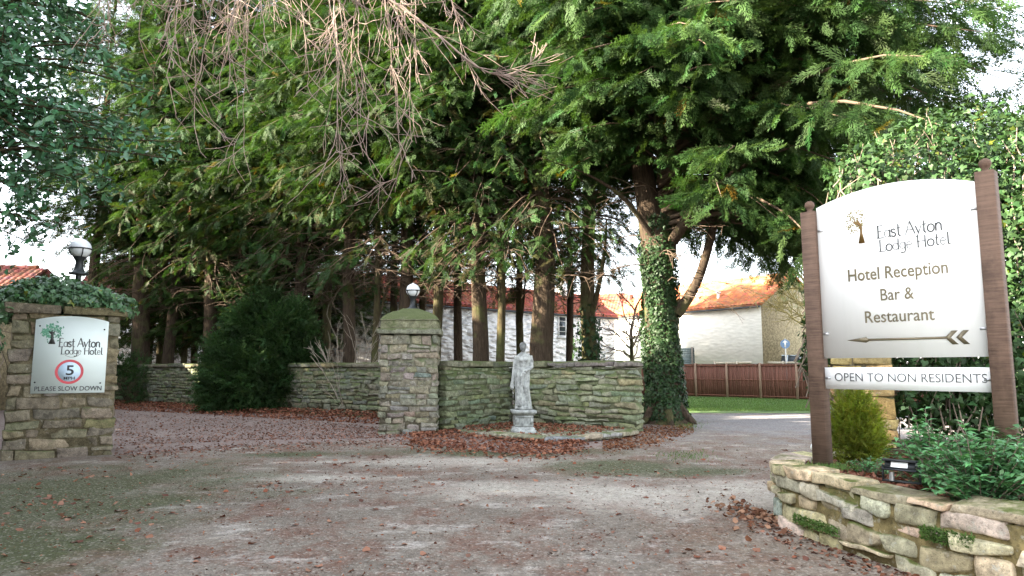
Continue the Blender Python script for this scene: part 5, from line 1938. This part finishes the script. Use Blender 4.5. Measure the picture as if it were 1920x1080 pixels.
def beech():
    """bare tree standing beside the camera whose hanging twigs reach into the view"""
    rg = np.random.RandomState(77)
    B = np.array([-7.2, 2.2, 0])
    root = thing('beech_tree', 'leafless beech whose pale drooping twigs hang over the drive', 'tree', B)
    tr, mb = MB(), MB()
    z = np.linspace(-.2, 9, 12)
    tr.tube(np.c_[.03 * z, .02 * z, z], np.linspace(.42, .22, 12) * (1 + .6 * np.exp(-np.maximum(z, 0) / .4)), 18, wob=.05)
    def limb(pts, r0, r1):
        p = np.array(pts, float)
        s = np.linspace(0, len(p) - 1, 26)
        q = np.c_[[np.interp(s, np.arange(len(p)), p[:, c]) for c in range(3)]].T
        for _ in range(8):
            q[1:-1] = (q[:-2] + 2 * q[1:-1] + q[2:]) / 4
        tr.tube(q - B, np.linspace(r0, r1, 26), 9, wob=.04)
        return q
    top = lambda px, py, Y: at(px, py, Y)
    l1 = limb([B + (.1, .1, 5.2), B + (1.6, 2.2, 7.6), top(420, -190, 8.6), top(640, -120, 9.4), top(830, -90, 10.0)], .17, .03)
    l2 = limb([B + (.15, .1, 6.0), B + (.8, 2.5, 8.4), top(300, -160, 9.2), top(480, -110, 10.4), top(560, -140, 11)], .15, .03)
    l3 = limb([B + (.2, .1, 4.6), B + (1.9, 2.0, 6.6), top(330, -140, 7.6), top(560, -90, 8.6), top(680, -60, 9.0)], .14, .02)
    tr.build('trunk', M['bark_green'], root, True)
    def strand(p, d, L, r, grav, up, lev):
        grow(mb, rg, p - B, d, L, r, lev, grav, (2, 5), .13, 4, up, (.25, .55), .75, .0042)
    def target(q, px, py, r, lev=2, kink=.25):
        """a limb-borne branch that droops to a point over the drive"""
        e = top(px, py, q[1] + rg.uniform(-.5, .9))
        L = np.linalg.norm(e - q)
        n = 16
        t = np.linspace(0, 1, n)
        sag = np.c_[np.zeros(n), np.zeros(n), .10 * L * np.sin(np.pi * t)]
        pth = q + (e - q) * t[:, None] ** 1.0 + sag + np.cumsum(rg.randn(n, 3) * .018 * L / 2, 0)
        mb.tube(pth - B, np.linspace(r, .0045, n), 5, cap=False)
        for k in range(int(3 + L * 4)):
            i = rg.randint(3, n)
            tg = nrm(pth[i] - pth[i - 1])
            dd = nrm(tg * .8 + nrm(rg.randn(3)) * .8 + np.array([0, 0, -.15]))
            grow(mb, rg, pth[i] - B, dd, L * rg.uniform(.12, .32), r * .6, 1 if rg.rand() < .5 else 0, .03, (1, 4), .14, 4, .09, (.3, .6), .7, .0042)
    for l, pxs in ((l1, 14), (l2, 9), (l3, 10)):
        for k in range(pxs):
            q = l[rg.randint(10, 26)]
            # aim roughly below the limb point, by the photo's fringe of twigs
            px0 = 960 + q[0] / q[1] * 1280
            px = np.clip(px0 + rg.uniform(-110, 150), 190, 880)
            env = np.interp(px, [190, 260, 350, 440, 560, 640, 720, 800, 880], [90, 170, 230, 215, 170, 215, 200, 190, 140])
            target(q, px, env * rg.uniform(.12, .82), rg.uniform(.007, .0125))
    # the two long strands and the bough that sweeps across
    for (px, py, r) in ((745, 345, .012), (640, 330, .010), (690, 300, .011), (770, 260, .010), (360, 215, .011), (450, 300, .009), (620, 270, .012), (680, 230, .012)):
        q = l1[np.argmin(abs(960 + l1[:, 0] / l1[:, 1] * 1280 - (px - 40)))]
        target(q, px, py, r)
    pts = np.array([top(640, -60, 9.2), top(740, 5, 9.3), top(820, 62, 9.3), top(880, 118, 9.4), top(935, 148, 9.4), top(985, 128, 9.5), top(1014, 98, 9.5)])
    s = np.linspace(0, 6, 30)
    q = np.c_[[np.interp(s, np.arange(7), pts[:, c]) for c in range(3)]].T
    for _ in range(6):
        q[1:-1] = (q[:-2] + 2 * q[1:-1] + q[2:]) / 4
    mb.tube(q - B, np.linspace(.02, .005, 30), 6, cap=False)
    for k in range(34):
        i = rg.randint(2, 28)
        tg = nrm(q[i] - q[i - 1])
        grow(mb, rg, q[i] - B, nrm(tg * .9 + nrm(rg.randn(3)) * .7 + np.array([0, 0, -.25])), rg.uniform(.25, .8), .008, 1, .03, (1, 4), .13, 4, .08, (.3, .6), .7, .004)
    mb.build('twigs', M['twig_pale'], root)
beech()

# ------------------------------------------------------------------ holly beside the drive
def holly():
    rg = np.random.RandomState(55)
    B = np.array([-8.9, 8.2, 0])
    root = thing('holly_tree', 'glossy broad leaved holly hanging in above the ivy topped pier', 'tree', B)
    tr, lf = MB(), MB()
    z = np.linspace(-.1, 8.5, 12)
    tr.tube(np.c_[.02 * z, .03 * z, z], np.linspace(.26, .08, 12), 12, wob=.05)
    Pn, Nn = [], []
    def bough(px, py, Y, n):
        e = at(px, py, Y)
        zs = max(2.6, e[2] - rg.uniform(-.6, 1.2))
        s = B + np.array([.02 * zs, .03 * zs, zs])
        t = np.linspace(0, 1, 10)
        L = np.linalg.norm(e - s)
        pth = s + (e - s) * t[:, None] + np.c_[np.zeros(10), np.zeros(10), .12 * L * np.sin(np.pi * t)] + np.cumsum(rg.randn(10, 3) * .04, 0)
        tr.tube(pth - B, np.linspace(.035, .007, 10), 5, cap=False)
        for k in range(n):
            i = rg.uniform(3.2, 9)
            p = np.array([np.interp(i, np.arange(10), pth[:, c]) for c in range(3)])
            d = nrm(rg.randn(3) + nrm(e - s) * .6)
            l = rg.uniform(.2, .65)
            q = p + d * l + np.array([0, 0, -.1 * l])
            tr.tube([p - B, (p + d * l * .6) - B, q - B], [.007, .005, .003], 3, cap=False)
            m = rg.randint(9, 17)
            f = rg.uniform(.2, 1.05, (m, 1))
            Pn.append(p + (q - p) * f + rg.randn(m, 3) * .045 - B)
            Nn.append(np.tile([0, -.25, 1.0], (m, 1)))
    for k in range(46):
        py = rg.uniform(5, 430)
        mx = np.interp(py, [0, 60, 130, 220, 300, 380, 440], [215, 230, 285, 310, 290, 210, 120])
        bough(rg.uniform(15, mx), py, rg.uniform(7.2, 9.6), 17)
    for (px, py) in ((330, 275), (300, 180), (345, 282), (260, 150), (275, 250)):
        bough(px, py, 8.2, 9)
    P, N = np.concatenate(Pn), np.concatenate(Nn)
    scatter_leaves(lf, 'oval', P, N, (.085, .14), rg, .75, .25, .4)
    tr.build('trunk', M['bark_green'], root, True)
    lf.build('crown', M['holly'], root)
holly()

# ------------------------------------------------------------------ ivy on the sign carrying pier and beside it
def ivy_mass(name, label, cat, blobs, n, size, seed, mat='ivy', warm=.02, tilt=.55, stems=True, inner=.72, droop=.4, zmin=.02):
    rg = np.random.RandomState(seed)
    c0 = np.array(blobs[0][0], float)
    root = thing(name, label, cat, (c0[0], c0[1], 0))
    off = np.array([c0[0], c0[1], 0])
    mb = MB()
    ar = np.array([(b[1][0] * b[1][2] + b[1][1] * b[1][2] + b[1][0] * b[1][1]) for b in blobs])
    ar = ar / ar.sum()
    allP = []
    for (c, r), v in zip(blobs, ar):
        m = int(n * v)
        d = nrm(rg.randn(m, 3))
        q = inner + (1 - inner) * rg.rand(m, 1) ** .5
        lump = 1 + .13 * np.sin(d[:, :1] * 6 + c[0] * 2) + .10 * np.sin(d[:, 1:2] * 5 + d[:, 2:] * 8)
        P = np.array(c) + d * np.array(r) * q * lump
        ok = P[:, 2] > zmin
        scatter_leaves(mb, 'ivy', P[ok] - off, d[ok] + np.array([0, 0, .35]), size, rg, tilt, droop, .4, warm)
        allP.append(P[ok][:: max(1, len(P) // 40)])
    mb.build('foliage', M[mat], root)
    if stems:
        st = MB()
        for P in allP:
            for p in P[:40]:
                c = np.array([p[0] + rg.randn() * .15, p[1] + rg.randn() * .15, p[2] - rg.uniform(.3, .9)])
                st.tube([c - off, (c + p) / 2 - off + rg.randn(3) * .05, p - off], [.012, .009, .005], 4, cap=False)
        st.build('stems', M['twig_mid'], root)
    return root

A3 = np.r_[LA, 0]
def lp3(s, back, z):
    q = LA + lu * s + ln_ * back
    return (q[0], q[1], z)
ivy_mass('ivy', 'dark green ivy heaped over the top of the speed sign pier', 'ivy',
         [(lp3(.7, .5, 2.86), (.95, .65, .30)), (lp3(.25, .35, 2.92), (.55, .5, .30)), (lp3(1.0, .3, 2.9), (.55, .45, .30)), (lp3(1.55, .25, 2.78), (.38, .4, .24)), (lp3(-.1, .25, 2.72), (.35, .4, .32)), (lp3(.65, .45, 3.08), (.45, .4, .25))], 4600, (.07, .12), 61, 'ivy', .03, .55, False)
ivy_mass('ivy', 'green ivy curtain clothing the wall beside the speed sign pier', 'ivy',
         [(lp3(-.75, .1, 1.25), (.62, .5, 1.35)), (lp3(-.55, .1, 2.1), (.5, .45, .6)), (lp3(-1.3, .3, 1.6), (.6, .5, 1.5))], 4200, (.07, .12), 62, 'ivy', .01)

# ------------------------------------------------------------------ ivy hedge, old pier and plants behind the hotel sign
P = at(1640, 770, 9.6)
op, _ = pier('old_gate_pier', 'yellowed stone pier half buried in ivy behind the golden shrub', (P[0], P[1] + .3), -.45, .78, .7, 2.2, 71, M['stone_warm'], (2.3, 1.9, 1.2), (.2, .32), (.3, .6))
ivb = []
for px, py, Y, rx, ry, rz in ((1655, 350, 10.4, .75, .8, .75), (1740, 320, 10.6, .9, .9, .95), (1850, 312, 10.6, 1.0, .9, 1.0), (1960, 345, 10.2, 1.2, .9, 1.2), (1700, 460, 10.3, .95, .8, .9), (1830, 440, 10.2, 1.2, .9, 1.2),
                             (1960, 500, 9.6, 1.2, .9, 1.3), (1680, 600, 10.3, .85, .7, .9), (1800, 610, 10.1, 1.2, .8, 1.2), (1940, 680, 9.4, 1.1, .8, 1.2), (1745, 720, 9.9, .75, .7, .7), (1850, 740, 9.6, 1.0, .7, .8), (1610, 340, 10.6, .45, .5, .4), (1560, 610, 11.6, .42, .5, 1.1), (1535, 660, 11.8, .3, .4, .7), (2050, 460, 9.6, 1.3, 1.1, 1.9)):
    ivb.append((at(px, py, Y), (rx, ry, rz)))
ivy_mass('ivy_hedge', 'tall sprawling ivy grown mass towering behind the hotel sign', 'hedge', ivb, 36000, (.045, .125), 81, 'ivy_mid', .02, .65, True, .5)
# its bare tangle on top
mb = MB()
rg = np.random.RandomState(91)
for k in range(18):
    p = at(rg.uniform(1650, 1800), rg.uniform(250, 350), 10.2)
    grow(mb, rg, p - np.array([0, 0, .5]), (rg.randn() * .6, rg.randn() * .4, 1), rg.uniform(.4, 1.0), .009, 1, .04, (1, 3), .15, 4, 0, (.4, .6), .8, .005)
tg_ = mb.build('bramble_stems', M['twig_mid'])
tag(tg_, 'bare arching bramble stems rising from the ivy mass above the sign', 'bramble')

rg = np.random.RandomState(17)
P = at(1609, 838, 7.75)
gb = thing('golden_conifer', 'bright yellow green dwarf conifer behind a sign post', 'shrub', (P[0], P[1], .5))
mb = MB()
sprays_blob(mb, rg, [((0, 0, .35), (.24, .24, .40)), ((-.06, 0, .62), (.16, .16, .30)), ((.12, -.02, .25), (.16, .16, .27)), ((-.13, .02, .3), (.14, .14, .32)), ((.05, 0, .5), (.17, .17, .3))], 2300, (.09, .17), FRONDS_LO, .9, (.55, 1.35), .35)
mb.build('foliage', M['gold'], gb)
mb = MB()
mb.tube([(0, 0, -.05), (0, 0, .5)], [.03, .012], 6)
mb.build('stems', M['twig_dark'], gb)

def leafy(name, label, loc, rad, h, nst, seed, leaf=(.06, .11), per=34, mat='shrub'):
    rg = np.random.RandomState(seed)
    root = thing(name, label, 'shrub', loc)
    st, lf = MB(), MB()
    Pn, Dn, Tn = [], [], []
    for k in range(nst):
        a = rg.rand() * 6.283
        q = math.sqrt(rg.rand())
        e = np.array([rad[0] * q * math.cos(a), rad[1] * q * math.sin(a), h * (1.02 - .62 * q * q) * rg.uniform(.6, 1.1)])
        s = e * np.array([.25, .25, 0])
        t = np.linspace(0, 1, 6)
        pth = s + (e - s) * np.c_[t ** 1.3, t ** 1.3, t ** .85]
        st.tube(pth, np.linspace(.008, .003, 6), 4, cap=False)
        tb = rg.uniform(.75, 1.3)
        for j in range(per):
            i = 5 * rg.rand() ** .55
            p = np.array([np.interp(i, np.arange(6), pth[:, c]) for c in range(3)])
            an = j * 2.4 + rg.rand()
            o = np.array([math.cos(an), math.sin(an), rg.uniform(-.3, .7)])
            Pn.append(p)
            Dn.append(o)
            Tn.append(tb * rg.uniform(.8, 1.2) * (.9 + .1 * i))
    P, D, T = np.array(Pn), np.array(Dn), np.array(Tn)
    N = np.tile([0, 0, 1.0], (len(P), 1)) + rg.randn(len(P), 3) * .3
    lf.inst(*LEAF['lance'], P, D, N, rg.uniform(*leaf, len(P)) * np.ones(len(P)), np.clip(T[:, None] * (1 + rg.randn(len(P), 3) * .06), .1, 3))
    st.build('stems', M['twig_mid'], root)
    lf.build('foliage', M[mat], root)
    return root
P = at(1835, 880, 5.5)
leafy('leafy_shrub', 'dense mid green shrub spilling over the wall below the sign post', (P[0], P[1], .5), (.52, .5), .62, 120, 3, (.06, .10), 34)
P = at(1740, 870, 6.3)
leafy('leafy_shrub', 'looser taller green shrub under the middle of the sign', (P[0], P[1], .5), (.36, .4), .66, 60, 4, (.06, .10), 26)
P = at(1890, 830, 5.9)
leafy('leafy_shrub', 'green shrub hiding the foot of the taller sign post', (P[0], P[1], .5), (.5, .45), .62, 80, 6, (.06, .10), 30)
P = at(1628, 862, 7.0)
leafy('leafy_shrub', 'low grey green plant at the foot of the golden conifer', (P[0], P[1], .5), (.22, .2), .26, 26, 5, (.03, .06), 24)
P = gr(1466, 975)
leafy('weed', 'small green weed at the end of the retaining wall', (P[0], P[1] - .03, 0), (.09, .08), .13, 12, 8, (.03, .05), 20)

# ------------------------------------------------------------------ unseen hedge, added beside and behind the camera to shade the drive
def hedge():
    rg = np.random.RandomState(5)
    root = thing('laurel_hedge', 'tall laurel hedge along the near side of the drive', 'hedge', (0, 0, 0))
    mb = MB()
    n = 70000
    v = rg.uniform(-34, 7, n)
    top = np.interp(v, HEDGE_V, HEDGE_H) + .35 * np.sin(v * 2.3) + .25 * np.sin(v * 5.1)
    z = rg.rand(n) ** .9 * top
    s = rg.uniform(-1, 1, n)
    s = np.where(rg.rand(n) < .8, np.sign(s) * (.8 + .25 * rg.rand(n)), s)
    u = 5.6 + .8 * s
    P = np.c_[-.8 * u + .6 * v, -.6 * u - .8 * v, z]
    N = np.c_[-.8 * np.sign(s), -.6 * np.sign(s), np.full(n, .5)]
    scatter_leaves(mb, 'oval', P, N, (.35, .6), rg, .6, .3, .35)
    mb.build('foliage', M['holly'], root)
    mb = MB()
    for k in range(60):
        vv = -33 + 40 * k / 59
        p = np.array([-.8 * 5.6 + .6 * vv, -.6 * 5.6 - .8 * vv])
        mb.tube([(p[0], p[1], -.1), (p[0] + .2 * rg.randn(), p[1] + .2 * rg.randn(), np.interp(vv, HEDGE_V, HEDGE_H) * .9)], [.08, .02], 5)
    mb.build('stems', M['twig_dark'], root)
HEDGE_V = [-34, -28.5, -27.5, -23, -21, -17, -15, -10, -7.5, -4.8, -3.9, 1, 7]
HEDGE_H = [13.5, 13.5, 11.5, 11.5, 11.6, 11.2, 10.4, 9.5, 9.5, 9.3, 3.4, 2.6, 2.4]
hedge()
for i, (x, y) in enumerate(((-35.5, 31.5), (-38, 36), (-35, 26.5))):  # out of view, added to cast shade on the farthest trunks
    o = dup(kinds[0], ['conifer standing at the blind end of the red roofed house', 'conifer past the far corner of the red roofed house', 'conifer in front of the red roofed house end'][i], (x, y, -3.0), i * 1.1, (1.3, 1.3, .95))
    o['group'] = 'conifers beside the red roofed house'

# ------------------------------------------------------------------ fallen leaves, needles, grass
def lay_leaves(name, P, size, seed, lift=.008, tilt=.35, mat='dead', pal=None, kind='dead'):
    rg = np.random.RandomState(seed)
    n = len(P)
    N = np.tile([0, 0, 1.0], (n, 1)) + rg.randn(n, 3) * tilt
    D = rg.randn(n, 3)
    D[:, 2] *= .2
    pal = np.array(pal if pal is not None else [(1, 1, 1), (1.3, 1.2, 1.1), (.6, .5, .5), (1.55, 1.6, 1.5), (.8, .62, .6), (1.1, .75, .6)])
    T = pal[rg.randint(len(pal), size=n)] * rg.uniform(.75, 1.2, (n, 1))
    P = P.copy()
    P[:, 2] += lift
    mb = MB()
    mb.inst(*LEAF[kind], P, D, N, rg.uniform(*size, n), T)
    return mb.build(name, M[mat], kind='stuff')

rg = np.random.RandomState(99)
# scattered over the drive, gathered by wind into patches
Y = 3.2 + 11.0 * rg.rand(16000) ** .8
X = (rg.rand(16000) * 2 - 1) * .80 * Y
P = np.c_[X, Y, np.zeros(16000)]
dens = .5 + .5 * np.sin(X * 1.1 + np.sin(Y * .9) * 1.5) * np.sin(Y * 1.3 + X * .5)
keep = rg.rand(16000) < .03 + .26 * dens ** 4
inside = ~((X > 2.75) & (Y < 8.4))
near_pier = (X < -6.6) & (Y > 11.4)
P = P[keep & inside & ~near_pier]
lay_leaves('fallen_leaves', P, (.022, .105), 1, .010, .28)
# tiny bits: twigs, scraps
Y = 3.0 + 12 * rg.rand(15000) ** .75
X = (rg.rand(15000) * 2 - 1) * .80 * Y
ok = ~((X > 2.75) & (Y < 8.4)) & ~((X < -6.6) & (Y > 11.4))
dens = .5 + .5 * np.sin(X * 1.7 + 1) * np.sin(Y * 1.1 + X * .7)
ok &= rg.rand(15000) < .25 + .6 * dens
lay_leaves('leaf_scraps', np.c_[X, Y, np.zeros(len(X))][ok], (.012, .034), 2, .008, .3, 'dead', [(.5, .4, .36), (.8, .6, .5), (1.3, 1.25, 1.2), (.35, .25, .2), (1.0, .7, .5)])
# litter on the gravel drive
px = rg.uniform(215, 760, 6000)
t = rg.rand(6000)
lo = np.interp(px, [215, 480, 760], [768, 780, 806])
hi = np.interp(px, [215, 450, 760], [850, 836, 824])
P = np.array([gr(a, b) for a, b in zip(px, lo + (hi - lo) * t * 1.06 + np.abs(rg.randn(6000)) * 7 * (t > .8))])
lay_leaves('leaf_litter', P, (.03, .075), 3, .010, .4, 'dead', [(.7, .75, .8), (1.1, 1.25, 1.4), (.45, .42, .42), (.8, .55, .45), (1.3, 1.4, 1.5)])
# red brown drift along the foot of the long wall
n = 9000
s = rg.uniform(0, lw.L - 1.0, n)
y = -(.22 + rg.rand(n) ** 1.4 * 1.9)
bank = np.clip(1 + (y + .22) / 1.9, 0, 1) * .22
P = lw.put(np.c_[s, y, bank * rg.rand(n) ** .3])
P = P[np.hypot(P[:, 0] - CP[0], P[:, 1] - CP[1]) > 1.1]
P = P[P[:, 0] < -1.9]
RED = [(1, .9, .85), (.8, .58, .5), (1.2, .95, .8), (.55, .38, .32), (1.35, 1.15, .95)]
lay_leaves('leaf_drift', P, (.05, .11), 4, .01, .6, 'dead', RED)
# drift between the pier and the platform
n = 4200
px = 775 + 315 * rg.rand(n) ** 1.35
lo = np.interp(px, [775, 850, 920, 1000, 1090], [812, 802, 806, 822, 830])
hi = np.interp(px, [775, 850, 940, 1040, 1090], [828, 836, 846, 846, 838])
t = rg.rand(n)
P = np.array([gr(a, b) for a, b in zip(px + rg.randn(n) * 12, lo + (hi - lo) * t + np.abs(rg.randn(n)) * 8 * (t > .6))])
P[:, 2] = .10 * np.sin(np.pi * t) * rg.rand(n)
cut = np.hypot(P[:, 0] - CP[0], P[:, 1] - CP[1]) > .85
lay_leaves('leaf_drift', P[cut], (.045, .10), 5, .01, .6, 'dead', RED)
# leaves lying on the platform
n = 4200
a = rg.rand(n, 2)
P = np.c_[-1.2 + 4.0 * a[:, 0], 15.3 + 4.2 * a[:, 1], np.full(n, .105)]
from mathutils import geometry as _g
ok = np.array([_g.intersect_point_tri_2d(Vector(p[:2]), Vector(pl[0]), Vector(pl[2]), Vector(pl[3])) != 0 or _g.intersect_point_tri_2d(Vector(p[:2]), Vector(pl[0]), Vector(pl[3]), Vector(pl[5])) != 0 or _g.intersect_point_tri_2d(Vector(p[:2]), Vector(pl[3]), Vector(pl[4]), Vector(pl[5])) != 0 for p in P])
ok &= (abs(P[:, 0] - SP[0]) > .3) | (abs(P[:, 1] - SP[1]) > .3)
k = (P[:, 1] - 15.2) / 4
ok &= rg.rand(n) < .25 + .75 * k
lay_leaves('leaf_drift', P[ok], (.04, .10), 6, .012, .5, 'dead', RED)
# needle and leaf mould round the great trunk and wall end
n = 2400
px = rg.uniform(1130, 1300, n)
lo = np.interp(px, [1130, 1215, 1300], [815, 798, 786])
hi = np.interp(px, [1130, 1215, 1300], [842, 832, 806])
P = np.array([gr(a, b) for a, b in zip(px, lo + (hi - lo) * rg.rand(n) ** 1.3 + np.abs(rg.randn(n)) * 6)])
lay_leaves('leaf_litter', P, (.03, .08), 7, .012, .5, 'dead', [(.9, .8, .6), (.6, .45, .35), (1.2, 1.0, .7), (.4, .3, .24)])
# at the end of the bed wall and on the bed
n = 170
P = np.c_[2.82 - np.abs(rg.randn(n)) * .24, 7.7 + rg.randn(n) * .45, rg.rand(n) * .03]
P = P[(P[:, 0] < 2.80)]
lay_leaves('leaf_drift', P, (.05, .10), 8, .012, .6, 'dead', [(1.1, 1.15, 1.0), (.8, .65, .5), (1.6, 1.7, 1.5), (.6, .5, .4)])
n = 2600
P = np.c_[rg.uniform(3.2, 5.4, n), rg.uniform(4.3, 8.4, n), np.full(n, .535) + rg.rand(n) * .03]
d = np.array([np.hypot(bw.x - p[0], bw.y - p[1]).min() for p in P])
inside = np.array([p[0] > np.interp(p[1], bw.y[::-1], bw.x[::-1]) for p in P])
lay_leaves('leaf_litter', P[inside & (d > .16)], (.04, .085), 9, .01, .6, 'dead', [(.9, .75, .7), (.6, .4, .33), (1.2, 1.0, .9), (.4, .25, .2)])
n = 500
P = bw.put(np.c_[rg.uniform(1.0, bw.L - .3, n), -.17 - rg.rand(n) ** 1.6 * .35, np.zeros(n)])
lay_leaves('leaf_litter', P, (.025, .07), 10, .01, .5, 'dead', [(.5, .4, .33), (.8, .6, .45), (1.3, 1.25, 1.2), (.3, .22, .18)])

def blades(name, P, h, seed, mat='blade'):
    rg = np.random.RandomState(seed)
    n = len(P)
    D = np.c_[rg.randn(n, 2) * .45, np.ones(n)]
    N = np.c_[rg.randn(n, 2), np.zeros(n)]
    T = np.repeat(rg.uniform(.7, 1.3, (n, 1)), 3, 1) * (1 + rg.randn(n, 3) * .08)
    mb = MB()
    hh = rg.uniform(h[0], h[1], n)
    mb.inst(*LEAF['lance'], P, D, N, np.c_[hh, hh * .35, hh], np.clip(T, .2, 3))
    return mb.build(name, M[mat], kind='stuff')
n = 26000
px = rg.uniform(1255, 1545, n)
py = 746 + 26 * rg.rand(n)
P = np.array([gr(a, b) for a, b in zip(px, py)])
P[:, 2] = .008
blades('grass', P[(P[:, 1] > 24.7)], (.05, .11), 1)
# tufts where the lane meets the trunk and the mossy verge
px = np.r_[rg.normal(1285, 30, 420), rg.normal(1290, 16, 500), rg.normal(1565, 30, 0)]
py = np.r_[rg.normal(857, 4.5, 420), rg.normal(797, 5, 500)]
P = np.array([gr(a, b) for a, b in zip(px, py)])
P[:, 2] = .006
blades('grass', P, (.03, .08), 2)
n = 700
P = np.c_[rg.normal(3.22, .12, n), rg.normal(7.05, .12, n), np.full(n, .60)]
blades('grass', P, (.03, .06), 3)
